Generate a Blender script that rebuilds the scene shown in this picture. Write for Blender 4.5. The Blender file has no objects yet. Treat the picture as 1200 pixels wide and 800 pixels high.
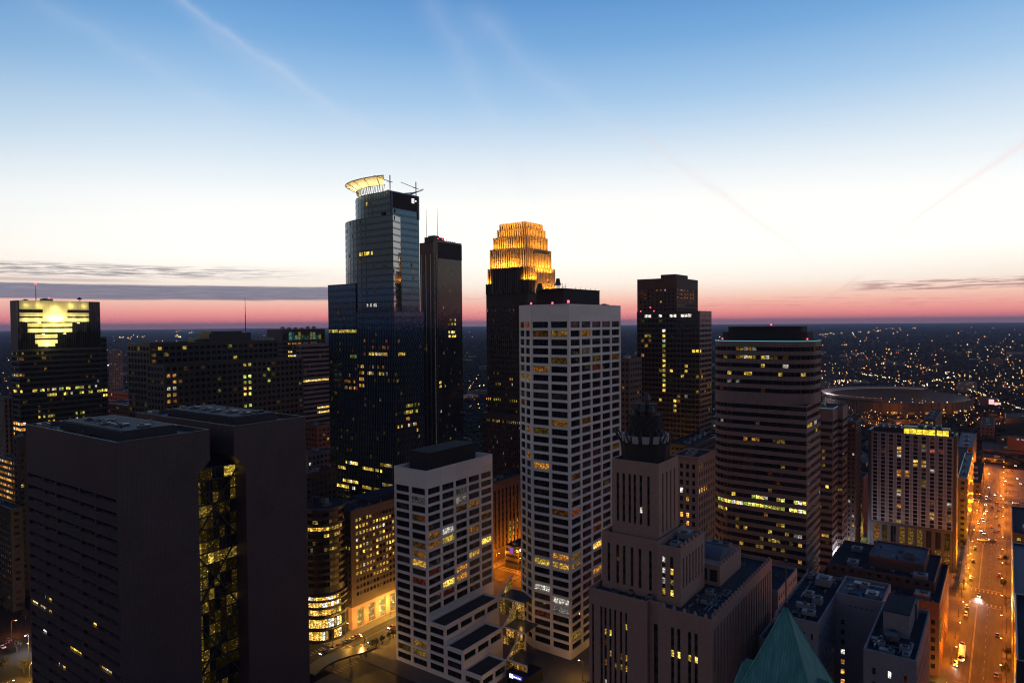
import bpy, math, random
from mathutils import Vector, Matrix
rnd = random.Random(7)
scn = bpy.context.scene
COL = scn.collection
R = math.radians; PI = math.pi
# ------------------------------------------------------------------ survey
CAMZ = 160.0
GA = R(35.9)                       # street grid: u runs right and away, v runs left and away
S_, C_ = math.sin(GA), math.cos(GA)
PIT = math.atan(21/800); ROL = R(0.477)
def ray(px, py):
    x = (px-600)/800; y = (400-py)/800
    c, s = math.cos(-ROL), math.sin(-ROL)
    xr, yr = x*c-y*s, x*s+y*c
    return xr, math.cos(PIT)+yr*math.sin(PIT), -math.sin(PIT)+yr*math.cos(PIT)
def xy2uv(x, y): return S_*x+C_*y, -C_*x+S_*y
def uv2xy(u, v): return S_*u-C_*v, C_*u+S_*v
def at(px, py, Y):                 # surveyed point at depth Y -> (u, v, z)
    r = ray(px, py); k = Y/r[1]
    return xy2uv(r[0]*k, Y)+(CAMZ+r[2]*k,)
def grd(px, py, z=0.0):            # point on the ground plane
    r = ray(px, py); k = (z-CAMZ)/r[2]
    return xy2uv(r[0]*k, r[1]*k)
def proj(x, y, z):
    z -= CAMZ
    d = y*math.cos(PIT)-z*math.sin(PIT); h = y*math.sin(PIT)+z*math.cos(PIT)
    if d < 1: return (-9e3, -9e3)
    X, Y = x/d, h/d
    return (600+800*(X*math.cos(ROL)-Y*math.sin(ROL)), 400-800*(X*math.sin(ROL)+Y*math.cos(ROL)))
def ext(u, v, du, dv, px):         # metres along (du,dv) from (u,v) until it is seen at column px (row ~470)
    q = (px-600)/800
    x, y = uv2xy(u, v); dx, dy = uv2xy(du, dv)
    return (q*y-x)/(dx-q*dy)
# ------------------------------------------------------------------ node helper
class NT:
    def __init__(s, tree): s.t = tree; s.n = tree.nodes; s.l = tree.links
    def new(s, typ, **kw):
        n = s.n.new(typ)
        for k, v in kw.items(): setattr(n, k, v)
        return n
    def put(s, sock, v):
        if isinstance(v, bpy.types.NodeSocket): s.l.new(v, sock)
        else: sock.default_value = v
    def m(s, op, a, b=0.0, c=0.0, clamp=False):
        n = s.new('ShaderNodeMath', operation=op, use_clamp=clamp)
        s.put(n.inputs[0], a); s.put(n.inputs[1], b); s.put(n.inputs[2], c)
        return n.outputs[0]
    def vm(s, op, a, b=(0, 0, 0), out=0):
        n = s.new('ShaderNodeVectorMath', operation=op)
        s.put(n.inputs[0], a); s.put(n.inputs[1], b)
        return n.outputs['Value'] if op in ('DOT_PRODUCT', 'LENGTH') else n.outputs[0]
    def mix(s, f, a, b, mode='MIX'):
        n = s.new('ShaderNodeMix', data_type='RGBA', blend_type=mode)
        s.put(n.inputs['Factor'], f); s.put(n.inputs['A'], a); s.put(n.inputs['B'], b) if False else None
        s.put(n.inputs[6], a); s.put(n.inputs[7], b)
        return n.outputs[2]
    def ramp(s, f, stops, interp='LINEAR'):
        n = s.new('ShaderNodeValToRGB'); cr = n.color_ramp; cr.interpolation = interp
        while len(cr.elements) > 1: cr.elements.remove(cr.elements[-1])
        cr.elements[0].position = stops[0][0]; cr.elements[0].color = tuple(stops[0][1])+(1,)
        for p, c in stops[1:]:
            e = cr.elements.new(p); e.color = tuple(c)+(1,)
        s.put(n.inputs[0], f)
        return n.outputs[0]
    def sm(s, x, a, b):
        n = s.new('ShaderNodeMapRange', interpolation_type='SMOOTHSTEP')
        s.put(n.inputs[0], x); n.inputs[1].default_value = a; n.inputs[2].default_value = b
        return n.outputs[0]
    def noise(s, vec, scale, detail=3, rough=.55, out=0):
        n = s.new('ShaderNodeTexNoise'); s.put(n.inputs['Vector'], vec)
        n.inputs['Scale'].default_value = scale; n.inputs['Detail'].default_value = detail; n.inputs['Roughness'].default_value = rough
        return n.outputs[out]
def c4(c): return tuple(c)+(1,) if len(c) == 3 else c
def newmat(name):
    m = bpy.data.materials.new(name); m.use_nodes = True; m.node_tree.nodes.clear()
    t = NT(m.node_tree); o = t.new('ShaderNodeOutputMaterial')
    return m, t, o
def uvnode(t): return t.new('ShaderNodeUVMap', uv_map='m').outputs[0]
def wallmat(name, col, joint=(1.6, 1.2), rough=.75, jd=.78, var=.22):
    m, t, o = newmat(name); b = t.new('ShaderNodeBsdfPrincipled'); b.inputs['Roughness'].default_value = rough
    uv = uvnode(t)
    n1 = t.noise(uv, .06, 5); n2 = t.noise(uv, 1.3, 4)
    f = t.m('ADD', t.m('MULTIPLY', n1, 1.1*var), t.m('MULTIPLY', n2, .7*var))
    f = t.m('ADD', f, 1-.9*var)
    if joint:
        sx = t.new('ShaderNodeSeparateXYZ'); t.put(sx.inputs[0], uv)
        a = t.m('FRACT', t.m('DIVIDE', sx.outputs[0], joint[0])); c = t.m('FRACT', t.m('DIVIDE', sx.outputs[1], joint[1]))
        k = t.m('MAXIMUM', t.m('LESS_THAN', a, .09/joint[0]), t.m('LESS_THAN', c, .09/joint[1]))
        f = t.m('MULTIPLY', f, t.m('SUBTRACT', 1, t.m('MULTIPLY', k, 1-jd)))
        wn = t.new('ShaderNodeTexWhiteNoise', noise_dimensions='2D')
        cv = t.new('ShaderNodeCombineXYZ')
        t.put(cv.inputs[0], t.m('FLOOR', t.m('DIVIDE', sx.outputs[0], joint[0]))); t.put(cv.inputs[1], t.m('FLOOR', t.m('DIVIDE', sx.outputs[1], joint[1])))
        t.put(wn.inputs[0], cv.outputs[0])
        f = t.m('MULTIPLY', f, t.m('ADD', .93, t.m('MULTIPLY', wn.outputs[0], .14)))
    t.put(b.inputs['Base Color'], t.mix(1, c4(col), f, 'MULTIPLY'))
    t.l.new(b.outputs[0], o.inputs[0]); return m
def glassmat(name, base=(.008, .010, .014), ior=1.7, rough=.05, mull=(1.5, 4.0), tilt=.012, mcol=(.03, .03, .035), mw=.10, tint=(1, 1, 1)):
    m, t, o = newmat(name); b = t.new('ShaderNodeBsdfPrincipled')
    uv = uvnode(t); sx = t.new('ShaderNodeSeparateXYZ'); t.put(sx.inputs[0], uv)
    gu = t.m('DIVIDE', sx.outputs[0], mull[0]); gv = t.m('DIVIDE', sx.outputs[1], mull[1])
    k = t.m('LESS_THAN', t.m('FRACT', gu), mw/mull[0])
    oi = t.new('ShaderNodeObjectInfo')
    cv = t.new('ShaderNodeCombineXYZ'); t.put(cv.inputs[0], t.m('FLOOR', gu)); t.put(cv.inputs[1], t.m('FLOOR', gv)); t.put(cv.inputs[2], t.m('MULTIPLY', oi.outputs['Random'], 50.0))
    wn = t.new('ShaderNodeTexWhiteNoise', noise_dimensions='3D'); t.put(wn.inputs[0], cv.outputs[0])
    d = t.vm('MULTIPLY', t.vm('SUBTRACT', wn.outputs[1], (.5, .5, .5)), (tilt, tilt, tilt))
    g = t.new('ShaderNodeNewGeometry')
    t.put(b.inputs['Normal'], t.vm('NORMALIZE', t.vm('ADD', g.outputs['Normal'], d)))
    t.put(b.inputs['Base Color'], t.mix(k, t.mix(wn.outputs[0], c4([x*.5 for x in base]), c4([x*1.5 for x in base])), c4(mcol)))
    t.put(b.inputs['Roughness'], t.m('ADD', rough, t.m('MULTIPLY', k, .4)))
    b.inputs['IOR'].default_value = ior; b.inputs['Specular Tint'].default_value = c4(tint)
    t.l.new(b.outputs[0], o.inputs[0]); return m
def plain(name, col, rough=.6, metal=0.0, var=.15, sc=.6):
    m, t, o = newmat(name); b = t.new('ShaderNodeBsdfPrincipled')
    b.inputs['Roughness'].default_value = rough; b.inputs['Metallic'].default_value = metal
    if rough > .85: b.inputs['Specular IOR Level'].default_value = .05
    tc = t.new('ShaderNodeTexCoord')
    f = t.m('ADD', 1-var, t.m('MULTIPLY', t.noise(tc.outputs['Object'], sc, 4), 2*var))
    t.put(b.inputs['Base Color'], t.mix(1, c4(col), f, 'MULTIPLY'))
    t.l.new(b.outputs[0], o.inputs[0]); return m
def emit(name, col, st, sample=False, patch=0.0, sc=1.1, hard=False):
    m, t, o = newmat(name); e = t.new('ShaderNodeEmission'); e.inputs[0].default_value = c4(col)
    if patch:
        oi = t.new('ShaderNodeObjectInfo'); tc = t.new('ShaderNodeTexCoord')
        v = t.vm('ADD', uvnode(t), t.vm('MULTIPLY', (37., 91., 0.), oi.outputs['Random']))
        n = t.noise(t.vm('MULTIPLY', v, (1.0, 1.5, 1.0)), sc, 3, .7)
        f = t.m('POWER', t.sm(n, .50, .80), 2.0) if hard else t.m('POWER', t.sm(n, .34, .72), 1.6)
        g = t.noise(t.vm('MULTIPLY', v, (.35, .5, 1)), 1.0, 1)
        f = t.m('MULTIPLY', f, t.m('ADD', .35, t.m('MULTIPLY', t.sm(g, .35, .65), 1.3)))
        t.put(e.inputs[1], t.m('MULTIPLY', t.m('ADD', (1-patch)*.6+.03, t.m('MULTIPLY', f, patch*1.9)), st))
    else: e.inputs[1].default_value = st
    t.l.new(e.outputs[0], o.inputs[0])
    m.cycles.emission_sampling = 'AUTO' if sample else 'NONE'
    return m
M = {}
# lit rooms, and panes that imitate reflections: hue letter + brightness digit
for k, c in dict(y=(1, .68, .10), o=(1, .40, .07), g=(.80, .92, .16), w=(1, .93, .80), r=(1, .22, .10), a=(1, .55, .10), c=(.35, 1, .85)).items():
    for i, s in enumerate((.06, .22, .75, 2.0)):
        M[k+str(i)] = emit('lit_room_or_reflection_'+k+str(i), c, s, patch=.85)
for i, q in enumerate((.12, .38, 1.2)): M['sp%d' % i] = emit('interior_sparkle%d' % i, (1, .62, .08), q, patch=1.0, sc=1.0, hard=True)
M['white'] = wallmat('white precast concrete', (.80, .755, .70), (10.4, 4.2), jd=.9, var=.12)
M['granite'] = wallmat('brown red granite', (.070, .047, .056), (1.5, 1.3), rough=.5, jd=.50, var=.6)
M['slate2'] = wallmat('dark slate mullion wall', (.03, .034, .038), (1.3, 4.1), rough=.35)
M['lime'] = wallmat('pinkish limestone', (.37, .225, .18), (1.2, .6), jd=.88, var=.3)
M['band'] = wallmat('banded grey stone', (.165, .135, .135), (1.5, 4.5), jd=.85)
M['brown'] = wallmat('dark brown stone', (.075, .05, .045), (1.5, 3.6))
M['redbrick'] = wallmat('dark red brick', (.14, .06, .045), (.9, .5), var=.4)
M['grey'] = wallmat('grey painted brick', (.22, .20, .225), (1.2, .6), jd=.93, var=.3)
M['dark'] = wallmat('dark cladding', (.025, .025, .03), (1.5, 2.0), rough=.5)
M['steel'] = wallmat('dark steel louvre', (.026, .022, .023), (.5, 6.0), rough=.85)
M['slate'] = wallmat('slate spandrel', (.035, .038, .045), (1.5, 4.0), rough=.3)
M['hotelgrid'] = wallmat('blue grey panel', (.15, .165, .21), None); M['lattice'] = wallmat('pale blue grey fin', (.25, .27, .32), None)
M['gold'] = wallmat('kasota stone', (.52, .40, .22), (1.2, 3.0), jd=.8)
M['copper'] = None
M['roof'] = plain('roof gravel', (.042, .045, .054), .9, var=.45, sc=.35)
M['roofpale'] = plain('pale roof membrane', (.105, .115, .135), .8, var=.35, sc=.3)
M['roofdark'] = plain('black roof membrane', (.022, .023, .028), .7, var=.4, sc=.3)
M['metal'] = plain('grey duct metal', (.22, .23, .25), .45, .3)
M['pole'] = plain('dark painted metal', (.03, .03, .033), .5)
M['frame'] = plain('window frame', (.04, .036, .036), .5)
M['glass'] = glassmat('dark window glass', ior=1.45, mull=(3.3, 9.0))
M['glassb'] = glassmat('window glass with drawn blind', (.05, .043, .038), 1.45, .12, (1.65, 9.0)); M['glassc'] = glassmat('window glass tinted as lit corridor', (.028, .018, .012), 1.45, .05, (3.3, 9.0))  # second glass: faint corridor light is put into its brown base colour
M['gblue'] = glassmat('blue reflective glass', (.006, .012, .020), 2.15, .03, (1.5, 4.0), .008, (.07, .07, .08), .14, (.34, .66, 1))
M['gdim'] = glassmat('dim black glass', (.006, .007, .008), 1.5, .06, (1.6, 4.0), .012)
M['gfacet'] = glassmat('silver facet glass', (.012, .012, .012), 3.2, .04, (1.5, 4.0), .006)
M['gpale'] = glassmat('pale reflective strip glass', (.05, .055, .06), 2.6, .08, (1.6, 4.0), .010)
M['gblack'] = glassmat('black reflective glass', (.005, .006, .008), 1.75, .04, (1.6, 4.0), .012)
M['ggrey'] = glassmat('grey ribbon glass', (.010, .010, .013), 1.6, .05, (1.5, 4.5), .012)
M['beacon'] = emit('red aviation beacon', (1, .06, .10), 5)
def glow(n, c, s): M[n] = emit(n, c, s, True)
# ------------------------------------------------------------------ mesh building
class MB:
    def __init__(s): s.v = []; s.f = []; s.m = []
    def face(s, pts, m=0):
        i = len(s.v); s.v += [tuple(p) for p in pts]; s.f.append(tuple(range(i, i+len(pts)))); s.m.append(m)
    def box(s, x0, x1, y0, y1, z0, z1, m=0, bottom=False):
        p = [(x0, y0), (x1, y0), (x1, y1), (x0, y1)]; s.prism(p, z0, z1, m, bottom)
    def prism(s, p, z0, z1, m=0, bottom=False, top=None):
        t = top or p; n = len(p)
        for i in range(n):
            j = (i+1) % n
            s.face([(*p[i], z0), (*p[j], z0), (*t[j], z1), (*t[i], z1)], m)
        s.face([(*q, z1) for q in t], m)
        if bottom: s.face([(*q, z0) for q in reversed(p)], m)
    def cyl(s, cx, cy, r, z0, z1, n=12, m=0, r1=None):
        a = [2*math.pi*i/n for i in range(n)]
        s.prism([(cx+r*math.cos(t), cy+r*math.sin(t)) for t in a], z0, z1, m, True, [(cx+(r if r1 is None else r1)*math.cos(t), cy+(r if r1 is None else r1)*math.sin(t)) for t in a])
    def bar(s, a, b, w, m=0, n=4):
        a, b = Vector(a), Vector(b); d = (b-a).normalized()
        x = d.cross(Vector((0, 0, 1)) if abs(d.z) < .95 else Vector((1, 0, 0))).normalized(); y = d.cross(x)
        ring = [(x*math.cos(t)+y*math.sin(t))*w*.7 for t in [math.pi/4+2*math.pi*i/n for i in range(n)]]
        for i in range(n):
            j = (i+1) % n
            s.face([a+ring[j], a+ring[i], b+ring[i], b+ring[j]], m)
        s.face([a+q for q in ring], m); s.face([b+q for q in reversed(ring)], m)
    def mesh(s, name, mats):
        me = bpy.data.meshes.new(name); me.from_pydata(s.v, [], s.f)
        for q in mats: me.materials.append(M[q] if isinstance(q, str) else q)
        me.polygons.foreach_set('material_index', s.m)
        uvl = me.uv_layers.new(name='m'); data = []
        for p in me.polygons:
            n = p.normal
            if abs(n.z) > .75:
                for i in p.vertices: data += [s.v[i][0], s.v[i][1]]
            else:
                h = math.hypot(n.x, n.y) or 1; tx, ty = -n.y/h, n.x/h
                for i in p.vertices: data += [s.v[i][0]*tx+s.v[i][1]*ty, s.v[i][2]]
        uvl.data.foreach_set('uv', data); me.update()
        return me
def obj(name, mb, parent, mats, loc=None):
    me = mb.mesh(name, mats if isinstance(mats, (list, tuple)) else [mats]) if isinstance(mb, MB) else mb
    o = bpy.data.objects.new(name, me); COL.objects.link(o)
    if parent: o.parent = parent
    if loc: o.location = loc
    return o
def tag(o, label, cat, group=None, kind=None):
    if label: o['label'] = label
    if cat: o['category'] = cat
    if group: o['group'] = group
    if kind: o['kind'] = kind
    return o
ROTZ = math.atan2(C_, S_)
def thing(name, label, cat, u, v, z=0.0, group=None, rot=0.0):
    o = bpy.data.objects.new(name, None); COL.objects.link(o); o.empty_display_size = 1
    x, y = uv2xy(u, v); o.location = (x, y, z); o.rotation_euler = (0, 0, ROTZ+rot)
    return tag(o, label, cat, group)
def structure(o): o['kind'] = 'structure'; return o
WIN = []                                       # windows waiting to be linked
class Bld:
    def __init__(s, name, label, cat, u, v, mats, lits=(), p=(), group=None, rot=0.0, cap=100):
        s.o = thing(name, label, cat, u, v, 0, group, rot); s.u, s.v = u, v; s.mats = mats
        s.wall = MB(); s.roofs = []; s.plant = []; s.robj = []; s.lits = lits; s.p = p; s.cap = cap
        s.mw = Matrix.Translation(s.o.location) @ Matrix.Rotation(ROTZ+rot, 4, 'Z')
        s.bands = {}
    def state(s, loc):
        w = s.mw @ Vector(loc); x, y = proj(*w)
        for b in s.lits:
            if b[0] <= x <= b[2] and b[1] <= y <= b[3]:
                if len(b) < 6 or rnd.random() < b[5]: return s.hue(rnd.choice(b[4].split()))
                return None
        for pr, k in s.p:
            if rnd.random() < pr: return s.hue(rnd.choice(k.split()))
        return None
    def hue(s, k):
        q = rnd.random(); return k if len(k) != 2 or q > .26 else 'w'+k[1] if q < .10 else 'a'+k[1] if q < .18 else k[0]+str(max(0, int(k[1])-1))
    def blank(s, g):
        if g != 'glass': return g
        q = rnd.random(); return 'glassb' if q < .16 else 'glassc' if q < .28 else g
    def edge(s, A, B, z0, z1, cols=None, rows=None, depth=.35, kind='punch', glass='glass', wi=0, si=1, cell=1.6, name='window', rev=True):
        A, B = Vector(A), Vector(B); L = (B-A).length; d = (B-A)/L; n = Vector((d.y, -d.x))
        def P(q, z, e=0.0): w = A+d*q-n*e; return (w.x, w.y, z)
        mb = s.wall
        if not cols or not rows:
            mb.face([P(0, z0), P(L, z0), P(L, z1), P(0, z1)], wi); return
        x = 0.0
        for a, b in cols:
            if a-x > 1e-4: mb.face([P(x, z0), P(a, z0), P(a, z1), P(x, z1)], wi)
            x = b
        if L-x > 1e-4: mb.face([P(x, z0), P(L, z0), P(L, z1), P(x, z1)], wi)
        for a, b in cols:
            if kind == 'strip':
                h0, h1 = rows[0][0]-.5, rows[-1][1]+.5
                holes = [(h0, h1)]
            else: holes = rows
            z = z0
            for h0, h1 in holes:
                if h0-z > 1e-4: mb.face([P(a, z), P(b, z), P(b, h0), P(a, h0)], wi)
                z = h1
                if rev:
                    mb.face([P(a, h0), P(a, h0, depth), P(a, h1, depth), P(a, h1)], wi)
                    mb.face([P(b, h0), P(b, h1), P(b, h1, depth), P(b, h0, depth)], wi)
                    mb.face([P(a, h0), P(b, h0), P(b, h0, depth), P(a, h0, depth)], wi)
                    mb.face([P(a, h1), P(a, h1, depth), P(b, h1, depth), P(b, h1)], wi)
                if kind == 'strip': mb.face([P(a, h0, depth), P(b, h0, depth), P(b, h1, depth), P(a, h1, depth)], si)
            if z1-z > 1e-4: mb.face([P(a, z), P(b, z), P(b, z1), P(a, z1)], wi)
            for h0, h1 in rows:
                e = depth-(.04 if kind == 'strip' else 0)
                cx, cy, cz = P((a+b)/2, (h0+h1)/2, e)
                mt = Matrix.Translation((cx, cy, cz)) @ Matrix.Rotation(math.atan2(d.y, d.x), 4, 'Z')
                if kind == 'band':
                    WIN.append([s, 'window_band', mt, b-a, h1-h0, glass, None])
                    nc = max(1, round((b-a)/cell)); w = (b-a)/nc
                    for i in range(nc):
                        px, py, pz = P(a+(i+.5)*w, (h0+h1)/2, e-.05)
                        st = s.state((px, py, pz))
                        if st:
                            m2 = Matrix.Translation((px, py, pz)) @ Matrix.Rotation(math.atan2(d.y, d.x), 4, 'Z')
                            WIN.append([s, 'lit_window', m2, w*.88, (h1-h0)*.8, st, None])
                else:
                    WIN.append([s, name, mt, b-a, h1-h0, s.state((cx, cy, cz)) or s.blank(glass), None])
    def vol(s, poly, z0, z1, spec=None, par=1.0, wi=0, ri=0, default=None, roof=True):
        n = len(poly); spec = spec or {}
        for i in range(n):
            A, B = poly[i], poly[(i+1) % n]; L = math.dist(A, B)
            f = spec.get(i, default)
            k = f(L, z0, z1) if f else {}
            s.edge(A, B, z0, z1, wi=k.pop('wi', wi), **k)
        if par:
            q = inset(poly, .45)
            for i in range(n):
                j = (i+1) % n
                s.wall.face([(*poly[i], z1), (*poly[j], z1), (*q[j], z1), (*q[i], z1)], wi)
                s.wall.face([(*q[i], z1), (*q[j], z1), (*q[j], z1-par), (*q[i], z1-par)], wi)
            poly, z1 = q, z1-par
        if roof:
            mb = MB(); mb.face([(*p, z1) for p in poly], ri); s.roofs.append(mb)
    def part(s, name, mb, mats): return obj(name, mb, s.o, mats)
    def box(s, name, x0, x1, y0, y1, z0, z1, mat):
        mb = MB(); mb.box(x0, x1, y0, y1, z0, z1); return s.part(name, mb, mat)
    def done(s, roofs=('roof', 'roofpale', 'roofdark')):
        if s.wall.f: s.part('wall', s.wall, s.mats)
        s.robj = [(mb, s.part('roof', mb, list(roofs))) for mb in s.roofs]
        for o, x, y, z in s.plant: o.parent = s.under(x, y, z)
        s.plant = None
        return s
    def under(s, x, y, z):              # the roof this piece of plant stands on
        best = None
        for mb, o in s.robj:
            xs = [p[0] for p in mb.v]; ys = [p[1] for p in mb.v]; h = mb.v[0][2]
            if min(xs)-1 <= x <= max(xs)+1 and min(ys)-1 <= y <= max(ys)+1 and h <= z+1 and (best is None or h > best[0]): best = (h, o)
        return best[1] if best else s.o
    def onroof(s, o, x, y, z):
        if s.plant is None: o.parent = s.under(x, y, z)
        else: s.plant.append((o, x, y, z))
        return o
    def beacon(s, x, y, z, r=.5):
        mb = MB(); mb.cyl(x, y, r*.25, z-1.2, z-r, 6, 1); mb.cyl(x, y, r, z-r, z+r, 8, 0); return s.onroof(s.part('beacon', mb, ['beacon', 'pole']), x, y, z)
    def mast(s, x, y, z0, z1, r=.35):
        mb = MB(); mb.cyl(x, y, r, z0, z1, 6, 0, r*.3)
        for q in (.45, .7): mb.bar((x-1.2*r*2, y, z0+(z1-z0)*q), (x+1.2*r*2, y, z0+(z1-z0)*q), r*.4)
        return s.onroof(s.part('mast', mb, 'pole'), x, y, z0)
    def unit(s, x, y, w, d, h, z, mat='metal'):      # roof plant: casing, plinth and fan cowl
        mb = MB(); mb.box(x, x+w, y, y+d, z+.25, z+h); mb.box(x+.2, x+w-.2, y+.2, y+d-.2, z, z+.26, 1)
        r = min(w, d)*.33
        for i in range(max(1, int(max(w, d)/(min(w, d)*1.1)))):
            cx = x+min(w, d)*.5+(i*min(w, d)*1.1 if w >= d else 0); cy = y+min(w, d)*.5+(i*min(w, d)*1.1 if d > w else 0)
            mb.cyl(cx, cy, r, z+h, z+h+.4, 12, 1)
        return s.onroof(s.part('roof_unit', mb, [mat, 'pole']), x+w/2, y+d/2, z)
def clutter(B, x0, x1, y0, y1, z, n, seed):          # pipes, hatches and duct runs on a flat roof
    q = random.Random(seed)
    for i in range(n):
        x, y = q.uniform(x0, x1), q.uniform(y0, y1); mb = MB(); k = q.random()
        if k < .45: h = q.uniform(.7, 1.6); mb.cyl(x, y, q.uniform(.15, .35), z, z+h, 8); mb.cyl(x, y, .5, z+h, z+h+.25, 8, 0, .2); nm = 'vent_pipe'
        elif k < .75: w, d, h = q.uniform(.8, 2), q.uniform(.8, 2.2), q.uniform(.4, 1); mb.box(x, x+w, y, y+d, z, z+h); mb.box(x-.1, x+w+.1, y-.1, y+d+.1, z+h, z+h+.12, 1); nm = 'roof_hatch'
        else:
            L = q.uniform(3, 8); a = (x, y, z+.5); b = (min(x1, x+L), y, z+.5) if q.random() < .5 else (x, min(y1, y+L), z+.5)
            if math.dist(a, b) < 1: continue
            mb.bar(a, b, .5); mb.bar((x, y, z), a, .4); mb.bar((b[0], b[1], z), b, .4); nm = 'duct'
        o = B.part(nm, mb, [q.choice(['metal', 'roofpale', 'steel', 'metal']), 'pole']); B.onroof(o, x, y, z)
def inset(poly, d):
    n = len(poly); out = []
    for i in range(n):
        p, q, r = Vector(poly[i-1]), Vector(poly[i]), Vector(poly[(i+1) % n])
        a = (q-p).normalized(); b = (r-q).normalized()
        na, nb = Vector((-a.y, a.x)), Vector((-b.y, b.x))
        k = 1+na.dot(nb); w = (na+nb)/max(k, .3)
        out.append(tuple(q+w*d))
    return out
def rect(x0, x1, y0, y1): return [(x0, y0), (x1, y0), (x1, y1), (x0, y1)]     # edge 0 = -v side, 3 = -u side
def bays(n, L, frac, m0=0.0, m1=None):
    m1 = m0 if m1 is None else m1; b = (L-m0-m1)/n
    return [(m0+b*(i+.5-frac/2), m0+b*(i+.5+frac/2)) for i in range(n)]
def flr(z0, z1, pitch, frac, off=.5):
    n = max(1, int((z1-z0)/pitch+.01)); return [(z0+pitch*(i+off-frac/2), z0+pitch*(i+off+frac/2)) for i in range(n)]
def F_punch(bay, pitch, fw, fh, m=0.0, top=0.0, bot=0.0, **k):
    def f(L, z0, z1):
        n = max(1, round((L-2*m)/bay)); p = pitch
        rows = [r for r in flr(z1-top-p*int((z1-top-z0-bot)/p), z1-top, p, fh)]
        return dict(cols=bays(n, L, fw, m), rows=rows, **k)
    return f
def F_band(pitch, fh, m=.3, top=0.0, bot=0.0, **k):
    def f(L, z0, z1):
        if L < 2*m+.5: return {}
        rows = flr(z1-top-pitch*int((z1-top-z0-bot)/pitch), z1-top, pitch, fh)
        return dict(cols=[(m, L-m)], rows=rows, kind='band', **k)
    return f
def arc(cx, cy, rx, ry, a0, a1, n):
    return [(cx+rx*math.cos(R(a0+(a1-a0)*i/n)), cy+ry*math.sin(R(a0+(a1-a0)*i/n))) for i in range(n+1)]
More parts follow.
